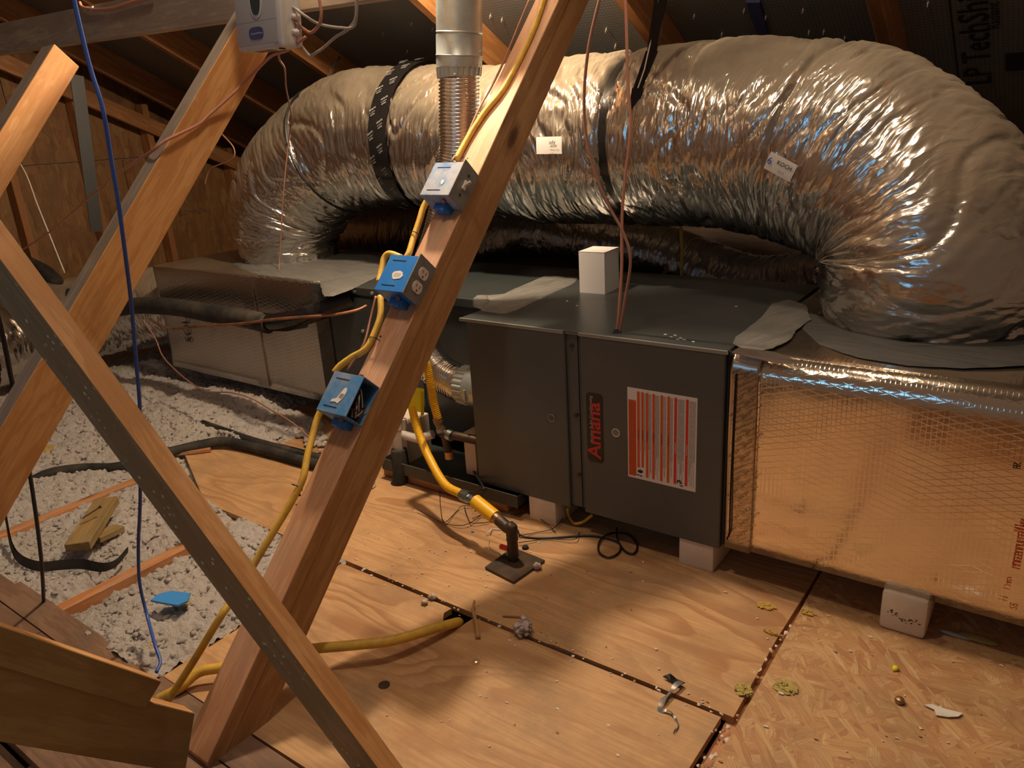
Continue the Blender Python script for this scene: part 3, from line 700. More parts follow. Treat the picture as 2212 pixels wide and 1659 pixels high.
patch('mastic_ring', [(500, 570), (530, 562), (640, 570), (745, 548), (770, 535), (800, 545), (830, 566), (800, 590), (760, 602), (690, 612), (600, 600), (540, 590)], .6545, 'mastic_m', t, .005)
patch('mastic_band', [(690, 612), (760, 596), (826, 570), (842, 580), (820, 596), (760, 625), (720, 640), (700, 640)], .6545, 'mastic_m', t, .004)

t = thing('coil_cabinet', (-.44, .5, .09), 'dark coil cabinet between the plenum and the furnace', 'cabinet'); COIL = t
MB().box((-.90, .228, .09), (-.002, .84, ZT - .001), .003).build('case', 'coil', t)
MB().box((-.90, .218, ZT - .028), (-.006, .229, ZT + .001), .001).build('top_flange', 'coil', t)
MB().box((-.885, .220, .10), (-.40, .229, ZT - .04), .002).build('access_panel', 'coil', t)
for x in (-.87, -.80, -.72, -.62): MB().cyl((x, .2175, ZT - .014), (x, .2135, ZT - .014), .007, 10).build('screw', 'steel', t)
MB().cyl((-.70, .219, .48), (-.70, .215, .48), .007, 10).build('screw', 'steel', t)
# printed label on the coil cabinet, next to the furnace
lb = MB().box((-.075, .2262, .30), (-.012, .228, .585)).build('caution_label', 'white', t)
p0 = Y(981, 728, .2255)
MB().box((-.073, .2255, .568), (-.014, .2262, .583)).build('printed_bar', 'red', lb)
m = MB()
for i in range(22):
    z = .555 - i * .0115; x = -.070
    while x < -.018: l = random.uniform(.004, .016); m.add([(x, .2258, z), (min(x + l, -.016), .2258, z), (min(x + l, -.016), .2258, z + .006), (x, .2258, z + .006)], [(0, 1, 2, 3)]); x += l + .003
m.build('fine_print', 'grey_ink', lb, kind='stuff')
MB().box((-.10, .2262, .17), (-.012, .228, .27)).build('rating_label', 'ivory', t)
patch('mastic_dab', [(1020, 650), (1030, 640), (1052, 640), (1060, 652), (1040, 668), (1024, 664)], ZT + .002, 'mastic', t, .006)
# drain pan on timbers
t = thing('drain_pan', (-.4, .2, .04), 'shallow galvanised drain pan beneath the coil cabinet', 'pan')
m = MB().box((-.42, -.02, .04), (.20, .80, .044)).box((-.42, -.022, .04), (.20, -.019, .082)).box((-.42, -.02, .04), (-.417, .80, .082)).box((.197, -.02, .04), (.20, .80, .082))
m.build('pan', 'coil', t)
MB().tube([(-.42, -.021, .083), (.20, -.021, .083)], .003, 6).build('rolled_rim', 'mastic_d', t)
tm = board('sleeper', (-.44, .03, .0195), (.14, .03, .0195), VY, .06, .038, 'joist', None, 'pale timber sleeper lying under the drain pan', 'timber')
tag(MB().box((-.055, .03, .084), (-.006, .20, .24), .003).build('foam_scrap', 'foam'), 'thin upright white foam piece beside the lower left furnace corner', 'foam')

# ------------------------------------------------------------------ flexible ducts
def flexduct(name, label, ctrl, R, mat, parent=None, amp=.012, nS=520, nT=112, cinch=(), seed=0., group=None, part='sleeve', fold=1., ends=None):
    cl = spline(ctrl, 24); L = [0.]
    for a, b in zip(cl[:-1], cl[1:]): L.append(L[-1] + (b - a).length)
    tot = L[-1]; path = []; j = 0
    for i in range(nS + 1):
        s = tot * i / nS
        while j < len(L) - 2 and L[j + 1] < s: j += 1
        path.append(cl[j].lerp(cl[j + 1], (s - L[j]) / (L[j + 1] - L[j])))
    T = [(path[min(i + 3, nS)] - path[max(i - 3, 0)]).normalized() for i in range(nS + 1)]
    K = []
    for i in range(nS + 1):
        k = (T[min(i + 8, nS)] - T[max(i - 8, 0)]) / (tot * 16 / nS); K.append(k)
    nx = Vector((0, -1, 0)); nx = (nx - T[0] * nx.dot(T[0])).normalized(); vs = []; uvs = []
    for i in range(nS + 1):
        t_ = T[i]; nx = (nx - t_ * nx.dot(t_)).normalized(); ny = t_.cross(nx); s = tot * i / nS
        Rr = R(s / tot) if callable(R) else R
        cin = sum(dp * math.exp(-((s / tot - c) / wdt) ** 2) for c, dp, wdt in cinch)
        e = 1.
        for k in range(nT):
            a = 2 * PI * k / nT; dr = nx * math.cos(a) + ny * math.sin(a)
            curv = max(0., K[i].dot(dr)) * Rr          # 0..1 on the inside of the bend
            q = Vector((s * 3.2 + seed, math.cos(a) * .9, math.sin(a) * .9))
            wv = mn.noise(q * .8) * 1.1 + .9 * mn.noise(Vector((s * 2.1 + seed, math.cos(a) * 1.5 + 4, math.sin(a) * 1.5)))
            gate = min(1, max(.55, .5 + 1.6 * mn.noise(Vector((s * 4 + 31 + seed, math.cos(a) * 1.3, math.sin(a) * 1.3)))))
            n1 = 1 - abs(mn.noise(Vector((s * 9 + wv * 1.25 + seed, math.cos(a) * .9, math.sin(a) * .9)))) * 3.4
            n2 = 1 - abs(mn.noise(Vector((s * 34 + wv * 3 + 9 + seed, math.cos(a) * 1.6, math.sin(a) * 1.6)))) * 2.2
            n3 = mn.noise(Vector((s * 85 + wv * 6, math.cos(a) * 4, math.sin(a) * 4)))
            big = mn.noise(Vector((s * 3.3 + seed, math.cos(a) * .7, math.sin(a) * .7)))
            d = amp * (1.5 * big - max(0, n1) ** 4 * (1.1 + 1.2 * curv) * fold * gate - max(0, n2) ** 3 * (.38 * gate + .9 * curv) + .18 * n3)
            en = min(s, tot - s)
            if en < .12: d += math.exp(-en / .035) * (.016 * mn.noise(Vector((a * 6.5, en * 9, 2. + seed))) + .010 * mn.noise(Vector((a * 15, en * 14, 5.))))
            vs.append(path[i] + dr * (Rr + d - cin)); uvs.append((s, a / (2 * PI) * 2 if a < PI else 2 - a / (2 * PI) * 2))
    fs = [(i * nT + k, i * nT + (k + 1) % nT, (i + 1) * nT + (k + 1) % nT, (i + 1) * nT + k) for i in range(nS) for k in range(nT)]
    m = MB().add(vs, fs)
    return m.build(part, mat, parent, 'all', uvs=uvs), path, T

ctrl = [(1.235, .545, .60), (1.235, .545, .72), (1.235, .56, .82), (1.17, .60, .945), (1.01, .66, 1.055), (.78, .71, 1.125), (.45, .735, 1.15), (.10, .745, 1.145), (-.25, .74, 1.15), (-.60, .73, 1.18), (-.98, .71, 1.20), (-1.27, .69, 1.15), (-1.50, .67, 1.02), (-1.62, .66, .86), (-1.64, .655, .74), (-1.64, .655, .645)]
t = thing('bypass_duct', (0, .74, .85), 'huge silver insulated flexible duct looping from return duct to plenum', 'duct'); FLEX = t
def Rf(u): 
    r = .298 - .012 * u
    if u < .05: r = .255 + .9 * u
    if u > .93: r = r - (u - .93) * .75
    return r
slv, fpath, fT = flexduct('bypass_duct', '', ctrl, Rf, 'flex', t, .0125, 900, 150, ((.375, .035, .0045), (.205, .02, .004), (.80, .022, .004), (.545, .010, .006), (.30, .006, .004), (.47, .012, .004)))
def ringpts(u, r, n=40, a0=0, a1=2 * PI, tilt=0.):
    i = int(u * (len(fpath) - 1)); c = fpath[i]; T_ = fT[i]; nx = Vector((0, -1, 0)); nx = (nx - T_ * nx.dot(T_)).normalized(); ny = T_.cross(nx)
    return [c + T_ * tilt * math.cos(a) + (nx * math.cos(a) + ny * math.sin(a)) * r for a in [a0 + (a1 - a0) * k / n for k in range(n + 1)]]
def band(u, r, w, mat, name, parent, n=60, wob=.0, label=None):
    i = int(u * (len(fpath) - 1)); T_ = fT[i]; vs = []; fs = []
    for k, p in enumerate(ringpts(u, r, n)):
        c = fpath[i]; o = (p - c).normalized() * (wob * mn.noise(p * 9)); vs += [p + o - T_ * w / 2, p + o + T_ * w / 2]
    for k in range(n): fs.append((2 * k, 2 * k + 1, 2 * k + 3, 2 * k + 2))
    return MB().add(vs, fs).build(name, mat, parent, 'all', label=label)
# black printed tape wrapped round the run left of the flue
bt = band(.655, .300, .09, 'black_tape', 'tape_band', t, 80, .004, 'black duct tape band with white print')
i0 = int(.655 * (len(fpath) - 1)); cc = fpath[i0]; TT = fT[i0]
for k in range(9):
    for j in range(2):
        a = rad(-66 + k * 17 + j * 8.5); nx = Vector((0, -1, 0)); nx = (nx - TT * nx.dot(TT)).normalized(); nz = -TT.cross(nx) if TT.cross(nx).z < 0 else TT.cross(nx)
        dr = nx * math.cos(a) + nz * math.sin(a); tg = -nx * math.sin(a) + nz * math.cos(a)
        for l, (w_, z_) in enumerate((('181B-FX', .010), ('UL 181B-FX', .0055), ('LISTED', .0075))):
            xd = (-TT * .86 + tg * .5).normalized(); yd = dr.cross(xd); p = cc + dr * .3065 + TT * (.036 - .045 * j) + yd * (.010 - .010 * l)
            text(w_, z_, p, xd, yd, 'silver_ink', bt, 'tape_print', .0006)
def strap(u, r, pts_up, w, name, label=None):
    ring = ringpts(u, r, 48); m = MB(); i = int(u * (len(fpath) - 1)); T_ = fT[i]; vs = []; fs = []
    for p in ring: vs += [p - T_ * w / 2, p + T_ * w / 2]
    fs = [(2 * k, 2 * k + 1, 2 * k + 3, 2 * k + 2) for k in range(48)]
    m.add(vs, fs)
    return m
# hanging strap (black) over the run and its tail up to the rafter
t2 = thing('hanger_strap', Y(1400, 200, .55), 'black nylon strap slinging the big duct from the rafter right of the thin wires', 'strap')
ms = strap(.375, .272, None, .04, 's'); ms.build('sling', 'black_tape', t2, 'all')
p_a = Y(1378, 190, .47); p_b = Y(1408, 110, .47); p_c = Y(1428, -10, .45)
m = MB(); 
for a, b in ((p_a + Vector((-.02, 0, -.08)), p_a), (p_a, p_b), (p_b, p_c)):
    m.prism([a - RT * .014, a + RT * .014, b + RT * .018, b - RT * .018], VY * .004)
m.build('tail', 'black_tape', t2)
MB().tube([Y(1378, 190, .466), Y(1392, 150, .466), Y(1412, 60, .462), Y(1422, 0, .45)], .0022, 6).build('wire_tie', 'plastic_grey', t2, True)
# thin black cord round the left elbow
t3 = thing('hanging_string', Y(712, 150, .5), 'thin black cord slinging the left elbow of the big duct', 'string')
MB().tube(ringpts(.80, .284, 60), .0045, 6, False).build('sling', 'black', t3, True)
MB().tube([ringpts(.80, .276, 60)[15] if 0 else Y(700, 185, .60), Y(715, 150, .62), onroof(735, 122)], .004, 6).build('tail', 'black', t3, True)
tag(MB().prism([onroof(1612, 0), onroof(1642, 0), onroof(1672, 118), onroof(1654, 118)], NR * .01).build('blue_strap', 'navy'), 'dark blue woven strap hanging down the roof deck behind the duct', 'strap')
tag(MB().prism([X(150, 160, -1.9), X(180, 165, -1.9), X(222, 500, -1.9), X(195, 500, -1.9)], VX * .004).build('dark_strap', 'black'), 'dark flat hanging strap in front of the gable wall, far left', 'strap')
# stickers on the duct
def sticker(px, py, sy, w, h, rot, lines, nm):
    # locate the duct surface along the view ray
    dr = (FW + RT * ((px - W / 2) / F) - UP * ((py - H / 2) / F)).normalized(); best = None
    for i in range(0, len(fpath), 4):
        c = fpath[i] - CAM; Tn = fT[i]; al = c.dot(dr); perp = (c - dr * al).length
        pd = abs(Tn.dot((c - dr * al).normalized())) if perp > 1e-6 else 0
        if best is None or pd < best[0]: best = (pd, i) if perp < .30 else best
    c = fpath[best[1]]; Tn = fT[best[1]]; oc = CAM - c
    A = dr - Tn * dr.dot(Tn); B = oc - Tn * oc.dot(Tn); a_, b_, c_ = A.dot(A), 2 * A.dot(B), B.dot(B) - .303 ** 2
    tt = (-b_ - math.sqrt(b_ * b_ - 4 * a_ * c_)) / (2 * a_); p = CAM + dr * tt; rd = (p - c); rd = (rd - Tn * rd.dot(Tn)).normalized()
    xd = -Tn; yd = rd.cross(xd); yd = yd if yd.z > 0 else -yd; ca, sa = math.cos(rot), math.sin(rot); xd, yd = xd * ca + yd * sa, yd * ca - xd * sa
    vs = []; n = 8
    axc = yd
    for i in range(n + 1):
        for j in range(2):
            u = (j - .5) * w; v = (i / n - .5) * h; an = v / .303; q = c + Tn * (p - c).dot(Tn) + (rd * math.cos(an) + yd * math.sin(an)) * .3045 + xd * u; vs.append(q)
    s = MB().add(vs, [(2 * i, 2 * i + 1, 2 * i + 3, 2 * i + 2) for i in range(n)]).build('sticker', 'white', t, True)
    for k, (tx, sz, ux, vy, mt) in enumerate(lines): text(tx, sz, p + rd * .006 + xd * ux + yd * vy, xd, yd, mt, s, 'lettering', .0003, .01)
sticker(1186, 314, 0, .10, .055, 0., [('adv', .018, .004, .004, 'ink'), ('Flexible Duct', .006, .004, -.006, 'grey_ink'), ('R-8.0', .006, .004, -.016, 'grey_ink')], 's')
sticker(1686, 360, 0, .085, .05, -.30, [('6', .028, -.04, -.006, 'blue_ink'), ('KOCH', .016, -.012, .004, 'ink'), ('R-6 UL', .007, .0, -.014, 'grey_ink')], 's')

# round takeoff and flex at the far left end of the plenum
t = thing('branch_duct', (-2.5, .55, .2), 'short fat silver flexible duct leaving the far left end of the plenum', 'duct')
MB().tube([(-2.215, .55, .37), (-2.30, .55, .37)], .235, 40).build('collar', 'mastic_d', t, True)
m = MB(); m.tube([(-2.30, .55, .37), (-2.34, .55, .37)], .24, 40).build('tape_band', 'black_tape', t, True)
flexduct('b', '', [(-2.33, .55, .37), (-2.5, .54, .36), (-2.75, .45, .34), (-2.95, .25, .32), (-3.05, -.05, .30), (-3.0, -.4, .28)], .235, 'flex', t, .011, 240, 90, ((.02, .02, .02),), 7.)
t = thing('far_duct', (.4, 1.3, .5), 'dark ribbed flexible duct in the gloom behind the furnace', 'duct')
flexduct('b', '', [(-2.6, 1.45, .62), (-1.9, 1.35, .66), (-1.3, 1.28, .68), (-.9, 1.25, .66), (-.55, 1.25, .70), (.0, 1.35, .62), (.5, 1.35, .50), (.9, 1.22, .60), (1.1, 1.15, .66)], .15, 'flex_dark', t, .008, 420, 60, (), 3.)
board('back_shade_panel', (-3.2, 2.0, .48), (1.4, 2.0, .48), VZ, .92, .02, 'shade_board', None, 'brown panel far behind the furnace, enlarged and darkened to stand in for shade', 'panel')  # panel extended and darkened to paint the gloom behind the ducts
tag(MB().tube([Y(1470, 480, 1.0), Y(1474, 540, 1.0), Y(1470, 640, 1.0)], .007, 8).build('yellow_cable', 'yellow'), 'yellow cable hanging behind the furnace under the big duct', 'cable')

# ------------------------------------------------------------------ flue
t = thing('flue_pipe', (-.01, .11, .2), 'galvanised flue pipe dropping behind the post into a flexible metal connector', 'pipe')
fx0 = Y(991, 60, .11); r0 = .067
ctop = Y(990, -260, .11); cmid = Y(993, 75, .11); c2 = Y(993, 122, .11); c3 = Y(994, 166, .11); cb = Y(975, 345, .11)
ax = Vector((fx0.x, .11, 0))
def fz(py): return Vector((Y(992, py, .11).x, .11, Y(992, py, .11).z))
MB().tube([fz(-520), fz(70)], [r0, r0], 36).build('upper_pipe', 'steel', t, True)
MB().tube([fz(66), fz(70), fz(74), fz(76), fz(118), fz(120), fz(123)], [r0 - .002, r0 + .002, r0 - .002, r0 + .001, r0 + .001, r0 + .003, r0 - .001], 36).build('coupling', 'steel', t, True)
ring = []; 
for py in (123, 126, 143): ring.append((fz(py), r0 - .001))
m = MB().tube([fz(121), fz(144)], [r0 + .001, r0 + .001], 36); m.build('reducer', 'steel', t, True)
m = MB(); a_, b_ = fz(143), fz(167)                                   # crimped end
vs = []; n = 96
for q_, rr in ((a_, r0), (b_, r0 - .003)):
    for k in range(n): an = 2 * PI * k / n; r_ = rr + (.0024 if k % 4 < 2 else -.0014); vs.append(q_ + Vector((math.cos(an) * r_, math.sin(an) * r_, 0)))
m.add(vs, [(k, (k + 1) % n, n + (k + 1) % n, n + k) for k in range(n)]); m.build('crimped_end', 'steel', t)
for px, py in ((974, 106), (1037, 112), (957, 137), (982, 161), (1030, 160)):
    p = Y(px, py, .11 - .066 * math.sqrt(max(0, 1 - ((px - 992) / 47) ** 2))); MB().ball(p, .0045, 0, 1).build('screw', 'steel', t)
path = spline([fz(160), fz(260), (fz(350) + Vector((-.005, 0, 0))), Vector((-.13, .10, .90)), Vector((-.215, .095, .75)), Vector((-.265, .09, .62)), Vector((-.255, .09, .50)), Vector((-.20, .09, .425)), Vector((-.12, .09, .395)), Vector((-.065, .09, .39))], 30)
vs_r = []; pp = []; acc = 0
for i in range(len(path) - 1):
    for k in range(3):
        p = path[i].lerp(path[i + 1], k / 3); pp.append(p); acc += (path[i + 1] - path[i]).length / 3; vs_r.append(.0605 + .0028 * math.sin(acc * 2 * PI / .0105) + .0012 * mn.noise(p * 30))
MB().tube(pp, vs_r, 36).build('flexible_connector', 'alu', t, 'all')
m = MB(); vs = []; n = 96
for x_, rr in ((-.085, .066), (-.045, .066)):
    for k in range(n): an = 2 * PI * k / n; r_ = rr + (.0024 if k % 4 < 2 else -.0014); vs.append(Vector((x_, .09 + math.cos(an) * r_, .39 + math.sin(an) * r_)))
m.add(vs, [(k, (k + 1) % n, n + (k + 1) % n, n + k) for k in range(n)]); m.build('crimped_collar', 'steel', t)
MB().tube([(-.046, .09, .39), (.012, .09, .39)], .067, 36).build('furnace_collar', 'steel', t, True)
MB().box((-.030, .018, .36), (-.022, .026, .40)).build('clamp_screw', 'steel', t)

# ------------------------------------------------------------------ gas line
t = thing('gas_riser', (.335, -.238, 0), 'rusty iron gas riser on a square base plate with a yellow-sleeved elbow', 'pipe')
R0 = Vector((.335, -.238, 0))
pl_ = [Z(x, y, .002) for x, y in ((1048, 1229), (1108, 1186), (1177, 1214), (1110, 1261))]
MB().prism(pl_, VZ * .007).build('base_plate', 'pipe', t)
MB().tube([R0 + VZ * .005, R0 + VZ * .02, R0 + VZ * .022, R0 + VZ * .075], [.013, .013, .017, .016], 16).build('riser', 'pipe', t, True)
MB().tube([R0 + VZ * .07, R0 + VZ * .078, R0 + VZ * .08, R0 + VZ * .10], [.014, .018, .018, .014], 16).build('union', 'pipe', t, True)
e1 = Y(1098, 1133, -.238); e0 = R0 + VZ * .092
s1 = Y(1076, 1122, -.232); s2 = Y(1026, 1082, -.215); h0 = Y(998, 1068, -.20)
MB().tube(spline([e0, R0 + VZ * .118, Y(1097, 1140, -.238) , s1], 6), .0175, 16).build('elbow', 'pipe', t, True)
MB().tube([s1, s1.lerp(s2, .15)], [.016, .019], 18).build('brass_end', 'brass', t, True)
MB().tube([s1.lerp(s2, .12), s2], .0215, 20).build('yellow_sleeve', 'hose', t, True)
MB().tube([s2, s2.lerp(h0, .45), s2.lerp(h0, .5), s2.lerp(h0, 1.0)], [.0135, .0135, .019, .018], 8).build('flare_nut', 'nut', t)
v0 = Z(1090, 1192, .045); MB().obox(R0 + Vector((-.022, -.012, .05)), VX, VY, VZ, (.030, .012, .012), .002).build('shutoff_handle', 'red', t)
t = thing('gas_hose', h0, 'bright yellow corrugated gas hose looping behind the post to the furnace', 'hose')
hp = [h0, Y(960, 1045, -.18), Y(925, 985, -.13), Y(903, 930, -.10), Y(890, 880, -.09), Y(882, 830, -.08), Y(884, 790, -.06), Y(900, 765, -.03), Y(920, 785, .0), Y(930, 830, .0), Y(937, 870, .0), Y(946, 905, .0)]
pp = spline(hp, 40); rr = []; acc = 0
for i, p in enumerate(pp):
    if i: acc += (p - pp[i - 1]).length
    rr.append(.0138 + .0008 * math.sin(acc * 2 * PI / .0065))
MB().tube(pp, rr, 14).build('corrugated_tube', 'hose', t, 'all')
tg = Y(898, 865, -.108); m = MB(); vs = []
for i in range(3):
    for j in range(9):
        a = rad(200 - j * 28); rr_ = .017 if j < 4 else .017 + .004 * (j - 4); vs.append(Y(896, 840 + 26 * i, -.10) + Vector((math.cos(a) * rr_ + (.012 if j > 4 else 0), math.sin(a) * rr_ - .004, 0)) + RT * 0.)
m.add(vs, [(i * 9 + j, i * 9 + j + 1, (i + 1) * 9 + j + 1, (i + 1) * 9 + j) for i in range(2) for j in range(8)]); m.build('warning_tag', 'tag', t, True)
t = thing('gas_tee', Y(960, 950, 0), 'dark iron gas tee with blue sealant and capped drip leg, left of the furnace', 'pipe')
g0, g1, g2 = Y(944, 902, .0), Y(952, 925, .0), Y(966, 938, .0)
MB().tube([g0, g0.lerp(g1, .5), g0.lerp(g1, .55), g1], [.016, .017, .014, .014], 8).build('flare_nut', 'brass', t)
MB().tube([g1, g1 + (g1 - g0) * .35], .0175, 8).build('sealed_nut', 'nut', t)
g3 = Vector((.01, .03, g2.z - .012)); MB().tube([g2 + Vector((-.025, 0, -.002)), g2, g3], .0155, 16).build('nipple', 'pipe', t, True)
MB().tube([g2 + Vector((.004, 0, .0)), g2 + Vector((.022, 0, -.003))], .0195, 16).build('blue_sealant', 'nut', t, True)
gd = Y(979, 985, .0); MB().tube([g2 + Vector((-.015, 0, 0)), Vector((g2.x - .005, 0, gd.z + .02)), Vector((g2.x - .0, 0, gd.z))], .013, 14).build('drip_leg', 'pipe', t, True)
MB().tube([Vector((g2.x, 0, gd.z + .014)), Vector((g2.x + .001, 0, gd.z - .012))], .0165, 10).build('cap', 'brass', t, True)

# ------------------------------------------------------------------ condensate trap
t = thing('condensate_trap', Y(862, 960, .02), 'white plastic condensate pipe dropping into a black insulated trap', 'pipe')
q0, q1 = Y(855, 906, .0), Y(862, 975, .0)
MB().tube([q0, q1], .0175, 18).build('standpipe', 'pvc', t, True)
MB().tube([q0.lerp(q1, .30), q0.lerp(q1, .34)], .0182, 18).build('stain_ring', 'splinter', t, True)
MB().tube([Y(872, 905, .03), Y(872, 945, .03)], .011, 12).build('vent_pipe', 'pvc', t, True)
MB().tube([Y(868, 938, .02), Y(903, 948, .02), Y(935, 938, .04)], .016, 16).build('tee_arm', 'pvc', t, True)
bp = spline([q1 + VZ * .01, Y(865, 1010, -.01), Y(862, 1045, -.02), Y(842, 1064, -.03), Y(815, 1052, -.03), Y(790, 1020, -.03), Y(770, 1000, -.02)], 8)
MB().tube(bp, .029, 18).build('insulated_bend', 'black_dusty', t, 'all')
MB().tube([q1 + VZ * .004, q1 - VZ * .075], [.030, .033], 18).build('tape_wrap', 'black_tape', t, True)
tag(MB().tube([(-.42, -.10, .004), (-.42, -.10, .022)], [.028, .026], 20).build('end_cap', 'pvc', smooth=True), 'white plastic cap lying on the floor beside the black trap', 'cap')
tag(MB().box((-.62, .06, .0), (-.36, .19, .20), .004).build('white_box', 'foam'), 'whitish block in the shade behind the condensate pipe', 'block')

# ------------------------------------------------------------------ refrigerant line and copper tube
t = thing('suction_line', Y(520, 680, .12), 'thick dusty black insulated refrigerant line running to the coil cabinet', 'pipe')
sp = [Y(40, 560, .10), Y(100, 590, .10), Y(150, 640, .10), Y(220, 668, .10), Y(300, 660, .10), Y(380, 664, .10), Y(450, 676, .10), Y(522, 686, .10), Y(580, 700, .09)]
MB().tube(spline(sp, 10), .041, 22).build('insulation_sleeve', 'black_dusty', t, 'all')
pts = spline([Y(520, 688, .10), Y(560, 694, .10), Y(600, 695, .10), Y(660, 682, .12), Y(700, 668, .15)], 8)
MB().tube(pts, [.040 - .006 * i / len(pts) + .003 * mn.noise(p * 30) for i, p in enumerate(pts)], 20).build('tape_wrap', 'black_tape', t, 'all')
MB().tube(spline([Y(655, 684, .12), Y(700, 668, .15), Y(740, 652, .20), Y(762, 646, .225)], 6), .037, 20).build('insulation_end', 'black', t, True)
MB().tube([Y(690, 671, .143), Y(703, 667, .153)], .0385, 20).build('tape_ring', 'black_tape', t, True)
MB().prism([Y(560, 702, .075), Y(665, 700, .09), Y(662, 708, .09), Y(620, 716, .08), Y(580, 715, .075)], VY * .004).build('loose_tape', 'black_tape', t)
MB().tube([(-.80, .21, Y(755, 655, .2).z), (-.80, .226, Y(755, 655, .2).z)], .05, 24).build('grommet', 'black', t, True)
tag(MB().tube(spline([Y(325, 690, .06), Y(345, 702, .06), Y(375, 710, .06), Y(420, 706, .06), Y(480, 702, .055), Y(530, 698, .05), Y(590, 690, .05), Y(665, 684, .06), Y(720, 680, .10), Y(770, 670, .16), Y(792, 660, .20)], 6), .0058, 8).build('copper_tube', 'copper', smooth='all'), 'bare copper liquid line bent below the black insulated line', 'pipe')

# ------------------------------------------------------------------ insulated pipes on the floor
def ftube(name, px, z, r, mat, label, cat, seg=14, flat=1., n=8):
    pts = [Z(x, y, z if not isinstance(z, (list, tuple)) else z[i]) for i, (x, y) in enumerate(px)]
    return tag(MB().tube(spline(pts, n), r, seg, flat=flat).build(name, mat, smooth='all'), label, cat)
ftube('insulated_pipe', [(60, 1045), (110, 1022), (180, 1012), (250, 1010), (320, 992), (370, 976), (430, 962), (480, 954), (530, 962), (600, 980), (660, 997), (720, 1010)], [-.02, .0, .0, 0.0, .02, .022, .026, .03, .026, .024, .024, .024], .021, 'black_dusty', 'black foam-covered pipe snaking across the insulation and under the post', 'pipe')
ftube('insulated_pipe', [(438, 915), (470, 926), (520, 944), (580, 962), (640, 976), (700, 992)], [.045, .04, .035, .03, .03, .03], .017, 'black_dusty', 'second black foam-covered pipe with a taped open end on the floor', 'pipe')
st = spline([Z(5, 1080, .08), Z(12, 1120, .06), Z(24, 1180, .02), Z(45, 1210, .006), Z(85, 1224, .006), Z(130, 1221, .01), Z(175, 1219, .008), Z(220, 1226, .006), Z(250, 1216, .008), Z(275, 1188, .02)], 8)
m = MB(); vs = []
for i, p in enumerate(st):
    d = (st[min(i + 1, len(st) - 1)] - st[max(i - 1, 0)]).normalized(); w = .016 * (1 - .5 * max(0, i - 50) / 30); sd = Vector((0, .35, 1)).cross(d).cross(d).normalized(); sd = Vector((0, .25, .95)); vs += [p - sd * w, p + sd * w]
n = len(st); m.add(vs + [v + Vector((0, .003, 0)) for v in vs], [(2 * i, 2 * i + 1, 2 * i + 3, 2 * i + 2) for i in range(n - 1)] + [(2 * n + 2 * i, 2 * n + 2 * i + 2, 2 * n + 2 * i + 3, 2 * n + 2 * i + 1) for i in range(n - 1)])
tag(m.build('hanger_strap', 'black_dusty', smooth='all'), 'flat black plastic strap curled on the insulation at lower left', 'strap')

